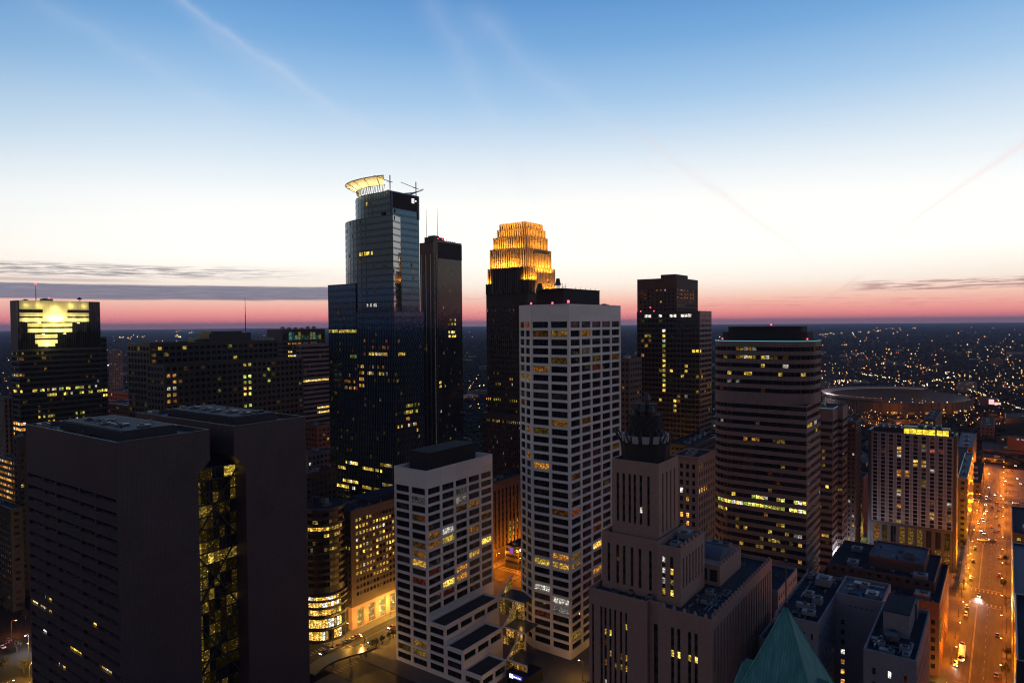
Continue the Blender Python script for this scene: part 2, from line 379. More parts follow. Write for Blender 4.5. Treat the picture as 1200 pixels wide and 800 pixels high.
# ------------------------------------------------------------------ government centre: two granite slabs and the glazed atrium
def gov():
    u, v = 102.0, 231.0
    B = Bld('office_tower', 'brown granite twin slab tower at near left with a glazed atrium between its halves', 'tower', u, v,
            ['granite', 'slate'], lits=[(40, 690, 65, 706, 'y3 y2', .5), (48, 700, 60, 716, 'y2'), (108, 720, 122, 730, 'y3'), (44, 736, 56, 744, 'w3'), (84, 756, 100, 766, 'y3 y2', .7), (120, 776, 130, 790, 'y3'), (70, 776, 78, 788, 'y3'), (52, 540, 64, 550, 'y2')], cap=100)
    LV, H = 74, 123
    gaps = [(0.8, 15.5), (16.5, 27.5), (28.5, 47), (48, 58), (59, 73)]
    def spec(L, z0, z1):
        g = [(L-b, L-a) for a, b in reversed(gaps)]
        return dict(cols=[(a, b) for a, b in g], rows=[(z, z+1.5) for z in [5+4.45*i for i in range(23)]], depth=.7, kind='band', cell=2.3)
    zc0, zc1, w, n = 107.5, 112.0, 31.8, 4.6
    # slab A (left) : full block, right side notched below zc0
    def slab(xa, xb, cut):                    # cut -1: notch on the low-u side, +1: on the high-u side
        xn0, xn1 = (xa, xb-n) if cut > 0 else (xa+n, xb)
        B.vol(rect(xn0, xn1, 0, LV), 0, zc0, {3: spec} if cut > 0 else {}, par=0, roof=False)
        # chamfered shoulder
        lo, hi = rect(xn0, xn1, 0, LV), rect(xa, xb, 0, LV)
        for i in range(4):
            j = (i+1) % 4; B.wall.face([(*lo[i], zc0), (*lo[j], zc0), (*hi[j], zc1), (*hi[i], zc1)])
        B.vol(hi, zc1, H, {}, par=1.6)
        # penthouse
        mb = MB(); mb.box(xa+6.5, xb-6.5, 10, 60, H-1.6, H+1.5); mb.box(xa+7, xb-7, 10.5, 59.5, H+1.5, H+1.8, 1)
        B.part('penthouse', mb, ['slate', 'roofdark'])
        for i in range(5): B.unit(xa+9+rnd.random()*6, 14+9*i, 2.5+rnd.random()*2, 2.4, .7, H+1.8)
        B.unit(xa+1.5, 63, 3, 5, 2.2, H-1.6)
    slab(0, w, 1); slab(41.2, 73.2, -1)
    # atrium glass set back between the slabs
    y0 = 6.5; x0, x1 = w-n, 41.2+n
    at_ = MB(); at_.box(x0-.4, x1+.4, y0+.5, y0+1.0, 0, zc1-4)
    at_.box(w-.2, 41.4, y0+14, y0+14.6, zc1-6, 119)
    B.part('atrium_wall', at_, 'dark')
    gl = MB(); gl.face([(x0, y0+1.0-.6, zc1-4), (x1, y0+1.0-.6, zc1-4), (41.4, y0+14, zc1+1), (w-.2, y0+14, zc1+1)]); B.part('atrium_roof', gl, 'gblack')
    nc, pz = 8, 4.45; cw = (x1-x0)/nc
    for r in range(24):
        for c in range(nc):
            z = 1+pz*r; px, py = proj(*(B.mw @ Vector((x0+(c+.5)*cw, y0, z+2))))
            st = 'glass'; q = rnd.random()
            if 536 < py < 552: st = rnd.choice(['g2', 'y2', 'y2', 'y1'])
            elif px < 242 and q < .5: st = rnd.choice('y1 sp2 sp1 sp2 y1'.split())
            elif 636 < py < 654 and q < .7: st = rnd.choice('y2 sp2 y1'.split())
            elif q < .07: st = rnd.choice('y1 y1 sp2'.split())
            elif q < .45: st = 'gblack'
            else: st = rnd.choice('sp0 sp1 sp0 sp1 sp2'.split())
            WIN.append([B, 'atrium_pane', Matrix.Translation((x0+(c+.5)*cw, y0+.45, z+2)), cw*.93, pz*.86, st, None])
    br = MB(); step = 26.0
    for i in range(4):
        z = 2+step*i
        br.bar((x0, y0-.5, z), (x1, y0-.5, z+step), .55); br.bar((x1, y0-.5, z), (x0, y0-.5, z+step), .55)
    B.part('cross_bracing', br, 'pole')
    for f in range(0, 24, 2):
        mb = MB(); mb.box(x0, x1, y0-.25, y0+.2, 1+pz*f-.25, 1+pz*f+.15); B.part('atrium_beam', mb, 'pole')
    for xa in (1, 42): clutter(B, xa+1, xa+5, 4, 70, 121.4, 8, 16+xa); clutter(B, xa+8, xa+22, 12, 58, 124.8, 10, 17+xa)
    B.done(['roofdark', 'roof', 'roofpale'])
gov()
# ------------------------------------------------------------------ tower with the lit stepped crown, far left
def crown_tower():
    u, v, z = at(20, 350, 500)
    L = ext(u, v, 1, 0, 118); D = ext(u, v, 0, 1, 13)
    B = Bld('office_tower', 'black glass tower at the left edge with a floodlit yellow stepped crown', 'tower', u, v, ['dark', 'gblack'],
            lits=[(13, 452, 125, 463, 'y2 y3 g2', .55), (15, 456, 24, 462, 'w3'), (46, 484, 64, 494, 'g2 y2', .7), (88, 480, 98, 490, 'g2 y1', .6), (16, 494, 30, 508, 'o3'), (14, 412, 60, 424, 'o1 y1', .35), (14, 434, 28, 442, 'o2 o1')],
            p=[(.012, 'y1 o1 y2'), (.03, 'o0 y0')], cap=90)
    z = 180.0
    bz = z-36
    B.vol(rect(0, L, 0, max(D, 14)), 0, bz, {0: F_band(4.0, .62, top=1, glass='gblack', depth=.2), 3: F_band(4.0, .62, top=1, glass='gblack', depth=.2)}, par=0, wi=0, roof=False)
    # crown storey: dark sides, pale floodlit panels stepping down
    k = L/98.0                                  # metres per surveyed column of the front
    B.vol(rect(0, L, .9, max(D, 14)), bz, z, {}, par=1.2)
    B.box('corner_pier', 0, 2*k, 0, .9, bz, z, 'gblack'); B.box('corner_pier', 84*k, L, 0, .9, bz, z, 'gblack')
    dark = MB(); pale = MB(); h = 36/57.0
    def bar(x0, x1, y0, y1, mb, dep=.45): mb.box(x0*k, x1*k, dep, .9, z-y1*h, z-y0*h)
    bar(2, 84, 0, 10.5, pale); 
    for y0, y1 in ((14, 18.5), (20.5, 25)): bar(2, 28.5, y0, y1, pale); bar(57.5, 84, y0, y1, pale)
    bar(28.5, 57.5, 10.5, 25.2, pale); bar(11, 63, 26.5, 31, pale); bar(11, 63, 33, 37.5, pale); bar(19, 45, 40, 44.5, pale); bar(19, 45, 46.5, 51, pale); bar(22, 42, 51, 54.5, pale)
    for q in ((2, 28.5), (57.5, 84)): dark = MB(); bar(*q, 10.5, 14, dark, .2); B.part('crown_band', dark, 'gblack')
    mb = MB(); mb.box(2*k, 84*k, .7, .9, bz, z); B.part('crown_recess', mb, 'gblack')
    B.part('crown_panel', pale, 'crownstone')
    for x, y, p in ((43, 22, 4.2e3), (36, 20, 2.0e3), (50, 20, 2.0e3), (43, 10, 1.3e3), (10, 22, 1.3e3), (22, 22, 1.5e3), (64, 22, 1.5e3), (77, 22, 1.3e3), (10, 6, 5e2), (25, 6, 7e2), (62, 6, 7e2), (78, 6, 5e2), (18, 35, 1.3e3), (32, 35, 2.0e3), (46, 35, 2.0e3), (57, 35, 1.2e3), (32, 52, 2.6e3), (24, 48, 7e2), (41, 48, 7e2)):
        lamp('crown_floodlight', B, (x*k, -2.0, z-y*h), (1, .80, .24), p*.8, .6)
    for x, y in ((24, 25.5), (70, 26), (28, 39), (53, 39)): B.box('floodlight', x*k-.6, x*k+.6, -1.3, -.3, z-(y+1)*h, z-y*h, 'lampwarm')
    # narrow wing behind on the right
    L2 = ext(u, v, 1, 0, 127)
    B.vol(rect(L+.05, L2, 3, 26), 0, z-28, {0: F_band(4.0, .62, top=1, glass='gblack', depth=.2)}, par=1)
    B.mast(27*k, 10, z-1, z+12.5, .35); B.beacon(27*k, 10, z+13, .55)
    B.unit(32*k, 6, 7, 5, 3, z-1.2); B.unit(12*k, 8, 3, 3, 2, z-1.2); B.beacon(40*k, 6, z+2.4, .4)
    mb = MB(); mb.cyl(77*k, 6, .3, z-1.2, z+2, 6); mb.cyl(77*k-.6, 5.2, 2.0, z+1.6, z+3.4, 14, 0, .5); B.part('dish_antenna', mb, 'pole')
    B.done(['roofdark'])
M['crownstone'] = wallmat('pale crown stone', (.62, .58, .42), (2.0, 30.0), jd=.7)
glow('lampwarm', (1, .75, .25), 5); glow('lampwhite', (1, .95, .85), 2.5)
def lamp(name, B, loc, col, power, size=.4, spot=None, blend=.5, aim=None):
    l = bpy.data.lights.new(name, 'SPOT' if spot else 'POINT'); l.energy = power; l.color = col; l.shadow_soft_size = size
    o = bpy.data.objects.new(name, l); COL.objects.link(o)
    if spot: l.spot_size = R(spot); l.spot_blend = blend
    if B is not None:
        o.parent = B.o if isinstance(B, Bld) else B
    o.location = loc
    if aim is not None: o.rotation_euler = (Vector(aim)-Vector(loc)).to_track_quat('-Z', 'Y').to_euler()
    return o
crown_tower()
# ------------------------------------------------------------------ dark glass complex with a mast
def mast_block():
    u, v, z = at(192, 427, 430)
    L = ext(u, v, 1, 0, 355)
    green = [(284, 418+8.6*i, 297, 424+8.6*i, 'g2 g3') for i in range(1, 8)]
    B = Bld('office_block', 'wide dark glass block with a rooftop mast and one column of green lit windows', 'office block', u, v, ['slate2', 'dark'],
            lits=green+[(192, 434, 218, 476, 'o1 o2 a2 y1 o2', .55), (245, 436, 262, 462, 'g1 y1', .3), (305, 432, 320, 448, 'g2 y1', .5), (332, 445, 356, 452, 'o1 o2', .5), (282, 418, 292, 423, 'y3')], p=[(.02, 'y0 o0 g1'), (.05, 'y0 o0')], cap=95)  # the orange cluster at far left emits to imitate reflected city lights
    H = 136.0; D = 22.0
    cols = F_punch(3.9, 4.1, .62, .55, m=1, top=1.2, glass='gblack', depth=.25)
    B.vol(rect(0, L, 0, D), 0, H, {0: cols, 3: cols}, par=1.0)
    x0 = ext(u, v+D, 1, 0, 175); x1 = ext(u, v+D, 1, 0, 326)
    def up(L, z0, z1): return F_punch(4.2, 4.1, .7, .6, m=.6, top=1.5, glass='gblack', depth=.2)(L, z0, z1)
    B.lits = [(176, 405, 330, 424, 'y1 g1 o1 y2', .07)]
    B.vol(rect(x0, x1, D, D+30), 0, 149, {0: up, 3: up}, par=1.0)
    xa = ext(u, v+D+6, 1, 0, 245); xb = ext(u, v+D+6, 1, 0, 294)
    mb = MB(); mb.box(xa, xb, D+6, D+22, 148, 155); mb.box(xa+3, xb-6, D+8, D+20, 155, 156.2); B.part('penthouse', mb, 'dark')
    mb = MB(); mb.box(xa-9, xa-.1, D+8, D+18, 148, 151); B.part('plant_room', mb, 'dark')
    xm = ext(u, v+D+8, 1, 0, 288); B.mast(xm, D+8, 156, 181, .4)
    for i in range(6): B.unit(x1-3-3*i, D+3, 1.6, 1.6, 2.2+rnd.random(), 148)
    B.done(['roofdark'])
mast_block()
# ------------------------------------------------------------------ blue glass tower with halo
def halo_tower():
    u, v = 291.0, 298.0
    B = Bld('glass_tower', 'tallest blue glass tower with rounded front and a glowing halo canopy on top', 'tower', u, v, ['gbluespan', 'slate', 'dark'],
            lits=[(385, 385, 493, 391, 'g2 y2 g1 y2', .93), (420, 294, 440, 298, 'y3', .55), (440, 258, 449, 264, 'o2', .6), (425, 343, 442, 349, 'a3 o3', .9), (408, 353, 442, 358, 'w2', .22), (431, 410, 475, 415, 'y3 y2 a2', .9), (421, 424, 427, 452, 'o2 a2', .9), (400, 442, 422, 457, 'o1 o2', .55), (465, 402, 472, 430, 'o2 a2', .3), (430, 435, 455, 440, 'y1 y2', .8), (410, 416, 424, 419, 'g1'),
                  (396, 541, 420, 548, 'y1 y2 y3', .85), (424, 544, 460, 552, 'y1 y2 y3', .85), (388, 562, 420, 572, 'y2 y3', .95), (424, 567, 460, 578, 'y1 y2', .9), (466, 490, 492, 512, 'o2 y2', .22), (474, 472, 492, 484, 'g1 y2', .6), (424, 394, 456, 434, 'o1 o0 r1', .18)],
            p=[(.006, 'y1 o1 y2'), (.03, 'o0 y0')], cap=98)
    P = 4.0
    kb = dict(glass='gblue', depth=.12, cell=1.5)
    f = F_band(P, .66, m=.15, **kb)
    fl = F_band(P, .60, m=.15, **kb)
    B.vol(rect(0, 26, 0, 33.4), 0, 168, {0: fl, 3: fl}, par=0)                     # main base
    B.vol(rect(0, 26, 33.9, 60.5), 0, 186, {3: fl, 0: f}, par=1)                   # left wing
    B.wall.box(.3, 25.7, 33.4, 33.9, 0, 168, 2)
    # middle volume: slanted facet on the right, straight front, rounded left end
    a = arc(15, 24, 15, 32, 90, 180, 11)
    poly = [(0, 0), (10.2, 3.6), (10.2, 22), (15, 56)] + a[1:]
    dsp = {i: f for i in range(4, len(poly))}; dsp[0] = F_band(P, .72, m=.1, glass='gfacet', depth=.08, cell=1.5)
    B.vol(poly, 168, 226, dsp, par=1)
    # top slab with rounded left end
    a2 = arc(15, 20, 13, 26, 90, 180, 10)
    poly2 = [(2.0, 4.2), (27, 4.2), (27, 46), (15, 46)] + a2[1:]
    d2 = {i: f for i in range(4, len(poly2))}
    for i in (0,):
        d2[i] = F_band(P, .66, m=.15, top=10, **kb)
    B.vol(poly2, 168, 241, d2, par=.8)
    mb = MB(); mb.box(4, 25.2, 3.75, 4.15, 231, 240.2); B.part('louvre_screen', mb, 'steel')
    B.box('corner_pier', 2.7, 3.8, 3.8, 4.1, 226, 240.6, 'slate'); B.box('corner_pier', 25.5, 27, 3.8, 4.1, 226, 240.6, 'slate')
    # logo
    mb = MB()
    for x0, x1, z0, z1 in ((20.0, 20.6, 235.9, 238.4), (20.0, 22.2, 238.0, 238.6), (20.0, 22.2, 235.7, 236.3), (21.7, 22.2, 235.9, 238.4), (20.9, 21.4, 236.6, 237.6)): mb.box(x0, x1, 3.5, 3.68, z0, z1)
    mb.cyl(23.6, 3.6, .45, 236.9, 237.7, 8); B.part('logo_sign', mb, 'signwhite')
    # halo: a flared ring segment carried on trussed struts
    cx, cy = 15.0, 21.0
    def pt(a, rx, ry, z): return (cx+rx*math.cos(R(a)), cy+ry*math.sin(R(a)), z)
    ring = MB(); tr = MB(); lampb = MB()
    n = 22; A0, A1 = 104, 206
    for i in range(n):
        a, b = A0+(A1-A0)*i/n, A0+(A1-A0)*(i+1)/n
        lo0, lo1, hi0, hi1 = pt(a, 12.5, 24, 245.4), pt(b, 12.5, 24, 245.4), pt(a, 17.5, 33, 249.6), pt(b, 17.5, 33, 249.6)
        up = Vector((0, 0, .5))
        ring.face([lo1, lo0, hi0, hi1]); ring.face([Vector(q)+up for q in (lo0, lo1, hi1, hi0)]); ring.face([hi1, hi0, Vector(hi0)+up, Vector(hi1)+up])
        tr.bar(pt(a, 11.6, 23, 240), lo0, .26); tr.bar(lo0, lo1, .3); tr.bar(hi0, hi1, .25)
        if i % 2: tr.bar(pt(a, 11.6, 23, 240), lo1, .2)
        if i % 4 == 0: tr.bar(Vector(lo0)-up*.6, Vector(hi0)-up*.6, .2)
        if i % 2 == 0:
            p0 = pt(a, 12.6, 24.2, 242.6); B.box('halo_lamp', p0[0]-.18, p0[0]+.18, p0[1]-.18, p0[1]+.18, p0[2]-1.5, p0[2]-1.2, 'lampwhite')
    B.part('halo_ring', ring, 'halopanel'); B.part('halo_truss', tr, 'pole')
    for a in (108, 122, 136, 150, 164, 178, 192, 204): lamp('halo_floodlight', B, pt(a, 15.6, 30, 242.6), (1, .72, .30), 1.5e3, .12)
    # second halo on the far right corner
    r2 = MB(); cx2, cy2 = 20.0, 20.0
    for i in range(10):
        a, b = -40+9*i, -40+9*(i+1)
        q = [(cx2+r*math.cos(R(t)), cy2+r*math.sin(R(t)), z) for r, t, z in ((8, b, 241.5), (8, a, 241.5), (19.5, a, 247), (19.5, b, 247))]
        r2.face(q); r2.face([Vector(w)+Vector((0, 0, .5)) for w in reversed(q)]); r2.bar(q[2], q[3], .3); r2.bar(q[0], q[1], .25)
    B.part('halo_ring', r2, 'halopanel')
    lamp('halo_floodlight', B, (34, 18, 240), (1, .6, .3), 1.2e3, .5)
    for x, y, zt in ((3.4, 5.5, 250.5), (25.8, 5.4, 250.0)):
        mb = MB(); mb.bar((x, y, 240), (x, y, zt), .45); mb.bar((x-2.2, y, zt-4), (x+2.2, y, zt-4), .35); mb.bar((x, y, zt-4), (x-7.5, y+6, zt-.6), .3); B.part('mast', mb, 'pole')
    for i in range(5): B.unit(6+4*i, 10+3*(i % 2), 2.5, 3, 2.2, 240.2)
    mb = MB(); mb.box(1, 3, 9, 11, 225, 228.3); B.part('roof_unit', mb, 'steel')
    B.done(['roofdark'])
M['gbluespan'] = glassmat('blue spandrel glass', (.007, .011, .018), 1.8, .09, (1.5, 4.0), .010, (.07, .07, .08), .14, (.30, .62, 1))
M['halopanel'] = plain('white canopy panel', (.75, .70, .60), .5)
glow('signwhite', (.95, .97, 1), 1.2)
halo_tower()
# ------------------------------------------------------------------ faceted black tower behind
def faceted_tower():
    u, v, z = at(515, 470, 655)
    B = Bld('glass_tower', 'black faceted glass tower with two thin roof aerials behind the blue glass tower', 'tower', u, v, ['gdim', 'dark', 'gbluespan'],
            lits=[(495, 403, 512, 420, 'y3 y2', .55), (491, 414, 504, 421, 'y3 a2', .9), (493, 443, 502, 460, 'y2 y3 g2', .6), (510, 443, 517, 460, 'y2 y3', .6), (526, 374, 534, 380, 'y1 y2', .7), (526, 388, 534, 395, 'y3', .8), (532, 298, 541, 302, 'w2', .8), (490, 305, 494, 309, 'o2')], p=[(.01, 'o1 y1 y2'), (.02, 'o0')], cap=95)
    H = 240.0
    L = ext(u, v, 1, 0, 545)
    W = ext(u, v, 0, 1, 488)
    c = 4.0
    fb = F_band(4.0, .7, m=.1, top=18, glass='gdim', depth=.15, cell=1.6)
    def fv(L, z0, z1):                    # vertical bright fins
        return dict(cols=[(i*3.4+.6, i*3.4+2.6) for i in range(int((L-.6)/3.4))], rows=[(z0+1, z1-12)], depth=.5, glass='gpale', name='window_strip')
    nz = 4
    poly = [(0, 0), (L-4, 0), (L, 6), (L, 40), (20, W), (c*1.5, W)]
    x, y = c*1.5, W
    st = (W)/nz
    for i in range(nz):
        y2 = y-st; poly += [(x, y2+.01)] if i < nz-1 else []
        x -= c*1.5/nz
        if i < nz-1: poly += [(x, y2)]
        y = y2
    sp = {0: fb, 1: fb}
    for i in range(5, len(poly)): sp[i] = fv
    B.vol(poly, 0, H, sp, par=1.2)
    mb = MB(); mb.box(0, L-4, -.35, -.02, H-17, H-1.5); B.part('louvre_screen', mb, 'steel')
    for i in range(9): B.box('roof_vent', 2+i*3, 3+i*3, 1.5, 2.5, H-1.2, H+.9, 'pole')
    mb = MB(); mb.box(3, 18, 8, 20, H-1.2, H+4.5); mb.box(5, 12, 9, 17, H+4.5, H+6); B.part('penthouse', mb, 'dark')
    for px, zt in ((497, 271.5), (515, 273)):
        k = (px-505)*.8
        B.mast(k+3 if px > 500 else -2.0+6, 10 if px > 500 else 18, H, zt, .28)
    for i in range(3): B.beacon(4+6*i, 3, H+2.2, .35)
    B.done(['roofdark'])
faceted_tower()
# ------------------------------------------------------------------ floodlit golden stepped crown
def golden_tower():
    B0 = at(611, 300, 530)
    u, v = B0[0], B0[1]
    B = Bld('office_tower', 'dark ribbed stone tower with a floodlit golden stepped crown', 'tower', u, v, ['darkrib', 'slate', 'gold'],
            lits=[(568, 360, 615, 369, 'w1 o1', .16), (575, 403, 612, 410, 'o1', .1), (568, 436, 604, 440, 'o1 a2', .2), (576, 444, 592, 452, 'o2 a1', .4), (596, 440, 604, 456, 'o2 y2 w2', .4), (566, 466, 577, 472, 'o3'), (579, 466, 590, 473, 'y2 g2', .8), (598, 466, 606, 473, 'y2', .7), (570, 487, 610, 496, 'y1 y2 o1', .6)], p=[(.01, 'o1 y1'), (.03, 'o0')], cap=95)
    # local origin = plan centre; tiers are crossed squares, ribbed
    half = 18.6; zb = 193
    B.ribs = []
    def tier(x0, x1, y0, y1, z0, z1, mat='gold', rib=2.1):
        mb = MB(); mb.box(x0, x1, y0, y1, z0, z1)
        e = .6
        for i in range(int((y1-y0)/rib)+1):
            y = y0+i*rib+.1
            if y+1.1 < y1:
                mb.box(x0-e, x0, y, y+1.1, z0, z1+.35)
                if y+rib < y1: mb.box(x0-.06, x0, y+1.15, y+rib-.05, z0+.6, z1-1.2, 1)
        for i in range(int((x1-x0)/rib)+1):
            x = x0+i*rib+.1
            if x+1.1 < x1:
                mb.box(x, x+1.1, y0-e, y0, z0, z1+.35)
                if x+rib < x1: mb.box(x+1.15, x+rib-.05, y0-.06, y0, z0+.6, z1-1.2, 1)
        return B.part('crown_tier', mb, [mat, 'gblack'])
    def z_of(py): return CAMZ+(379-py)/800*530
    hs = [(12.1, 273, 264.5), (13.4, 281, 271.5), (14.8, 296, 280.5), (16.4, 317, 295), (18.6, 345, 316.5)]
    for h, yb, yt in hs: tier(-h, h, -h, h, z_of(yb)-.3, z_of(yt))
    # corner setbacks: wider, lower arms on both visible sides
    tier(-16.2, -14.4, -5.5, 15.2, z_of(296), z_of(281))
    tier(-18.2, -16.3, -8.2, 16.8, z_of(316), z_of(294.5))
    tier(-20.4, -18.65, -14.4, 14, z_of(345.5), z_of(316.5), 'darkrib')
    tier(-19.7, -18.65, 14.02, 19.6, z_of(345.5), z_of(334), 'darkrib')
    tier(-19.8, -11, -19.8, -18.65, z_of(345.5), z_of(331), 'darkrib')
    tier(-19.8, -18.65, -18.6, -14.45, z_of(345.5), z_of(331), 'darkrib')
    tier(-8, 12, -18.0, -16.5, z_of(317), z_of(300))
    tier(-10.5, 15, -20.3, -18.7, z_of(345.5), z_of(322))
    # shaft
    f = lambda L, z0, z1: dict(cols=[(i*1.9+.55, i*1.9+1.55) for i in range(int((L-.5)/1.9))], rows=[(z0+4*j+1.2, z0+4*j+3.2) for j in range(int((z1-z0)/4)-1)], kind='strip', depth=.4, glass='gblack', si=1)
    B.vol(rect(-19.6, 19.6, -19.6, 19.6), 0, z_of(345.5), {0: f, 3: f}, par=0)
    B.vol(rect(-22.5, 22, -22.5, 22.5), 0, 92, {0: f, 3: f}, par=0)
    glv = (1, .40, .04); GP = .15
    def strip(a, b, w, out):                 # strip floodlight bracketed off a ledge, aimed up the wall
        a, b = Vector(a)+Vector(out)*1.9, Vector(b)+Vector(out)*1.9; l = bpy.data.lights.new('crown_floodlight', 'AREA'); l.shape = 'RECTANGLE'; L_ = (b-a).length
        l.size = L_; l.size_y = .5; l.energy = w*L_; l.color = glv; l.spread = R(150)
        o = bpy.data.objects.new('crown_floodlight', l); COL.objects.link(o); o.parent = B.o
        c = (a+b)/2; zd = -(Vector((0, 0, 1))*.78-Vector(out)*.62).normalized(); xd = (b-a).normalized(); yd = zd.cross(xd)
        o.matrix_local = Matrix(((xd.x, yd.x, zd.x, c.x), (xd.y, yd.y, zd.y, c.y), (xd.z, yd.z, zd.z, c.z), (0, 0, 0, 1)))
    U, V_ = (-1, 0, 0), (0, -1, 0)
    for x, y0, y1, pz, w in ((-19.5, 14.3, 18.5, 333.5, 900), (-19.5, -14, 14, 316, 1500), (-17.6, -5.5, 15.5, 293.6, 800), (-15.9, -13, -6, 294.4, 700), (-15.3, -12, 13, 279.8, 520), (-14.0, -12, 12, 270.8, 420), (-19.4, -18, -14.6, 330.5, 1200)): strip((x, y0, z_of(pz)+.5), (x, y1, z_of(pz)+.5), w*GP, U)
    for y, x0, x1, pz, w in ((-21.4, -10, 15, 345, 1500), (-20.0, 15.5, 18.5, 345, 1300), (-19.5, -18.5, -11, 330.5, 1300), (-19.6, -10, 14, 321, 900), (-19.2, -18, 18, 316.2, 700), (-17.6, -12, 14, 294.2, 750), (-15.9, -14, 14, 279.8, 520), (-14.3, -12, 12, 270.8, 420)): strip((x0, y, z_of(pz)+.5), (x1, y, z_of(pz)+.5), w*GP, V_)
    B.mast(4, 0, z_of(264.5), z_of(261), .2)
    B.done(['roofdark', 'roofdark', 'gold'])
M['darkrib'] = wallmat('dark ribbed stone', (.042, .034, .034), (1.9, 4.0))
golden_tower()
# ------------------------------------------------------------------ white precast towers
def white_tower():
    u, v = 275.0, 166.0
    B = Bld('office_tower', 'tall white gridded tower in the centre with red beacons on its roof', 'tower', u, v, ['white'],
            lits=[(608, 370, 620, 382, 'r1'), (620, 372, 645, 400, 'o0 o1', .5), (644, 384, 664, 402, 'o0 a1', .6), (680, 410, 704, 420, 'y0'), (609, 432, 640, 440, 'o2 a1', .85), (608, 440, 622, 446, 'a1'), (645, 412, 664, 436, 'o0', .7), (643, 488, 664, 498, 'o1'), (621, 500, 645, 510, 'y0'), (666, 524, 728, 556, 'o2 a2 y2', .0),  # some dim orange panes emit in place of reflections
                  (668, 548, 680, 556, 'o2 a2'), (681, 544, 694, 552, 'a2 o2'), (694, 538, 706, 546, 'a2'), (706, 533, 717, 541, 'o2 a2'), (717, 529, 728, 537, 'o2 y2'), (622, 542, 642, 554, 'o2'), (670, 648, 716, 668, 'o1 a1 o2', .6), (690, 628, 702, 640, 'y3'), (624, 648, 642, 660, 'y2 o2'), (645, 652, 664, 664, 'o2'), (625, 682, 645, 694, 'w2'), (645, 702, 664, 720, 'w1 w2', .9), (633, 762, 662, 776, 'y2 a2'), (668, 740, 684, 752, 'y1')],  # the faint amber row low on the right face is imitated reflection too
            p=[(.06, 'o0 o0 r0'), (.006, 'o1 y1'), (.006, 'r1 o1')], cap=100)
    a = 21.8; c = 12.0
    k = c*.7071
    poly = [(0, 0), (53, 0), (53, a+10.7), (5.5, a+10.7), (0, a)]
    H = 169.0
    f1 = F_punch(10.6, 4.27, .84, .70, m=.6, top=7.6, depth=.5)
    f2 = F_punch(10.9, 4.27, .85, .70, m=.3, top=7.6, depth=.5)
    f3 = F_punch(6.0, 4.27, .76, .70, m=.4, top=7.6, depth=.5)
    B.vol(poly, 0, H, {0: f1, 4: f2, 3: f3}, par=1.5)
    # plant box
    mb = MB(); mb.box(4, 40, 5.5, 21, H-1.5, H+7.2); mb.box(3.8, 40.2, 5.3, 21.2, H+7.2, H+7.7); B.part('plant_room', mb, ['steel'])
    mb = MB(); mb.cyl(6.5, 10, .25, H+7.7, H+10.5, 6); mb.cyl(6.5, 10, 1.5, H+9.3, H+12.6, 14, 0, .8); mb.cyl(2.5, 18, 1.7, H+6.8, H+10.4, 12, 0, 1.0); B.part('dish_antenna', mb, 'pole')
    mb = MB()
    for i in range(4): mb.bar((8+3*i, 12, H+7.7), (8+3*i, 12, H+9.4+(i % 2)), .16)
    mb.bar((8, 12, H+9), (17, 12, H+9), .14); mb.bar((10, 12, H+10.4), (14, 12, H+10.4), .12); mb.bar((10, 12, H+9), (10, 12, H+10.6), .12); mb.bar((14, 12, H+9), (14, 12, H+10.6), .12)
    for i in range(5): mb.bar((18+5*i, 7, H+7.7), (18+5*i, 7, H+8.7), .12)
    B.part('antenna_rail', mb, 'pole')
    mb = MB()
    for i in range(14): mb.bar((1.2+i*3.6, 1.2, H-1.5), (1.2+i*3.6, 1.2, H+.5), .12)
    B.part('guard_rail', mb, 'pole')
    B.beacon(.6, a+.0, H+.7, .42); B.beacon(.3, a-12.5, H+.6, .4); B.beacon(.7, .7, H+1.1, .55); B.beacon(3.5, 14, H+11.8, .3)
    for i in range(3): B.unit(42, 3+7*i, 4, 4, 2, H-1.5)
    B.done(['roofdark'])
white_tower()
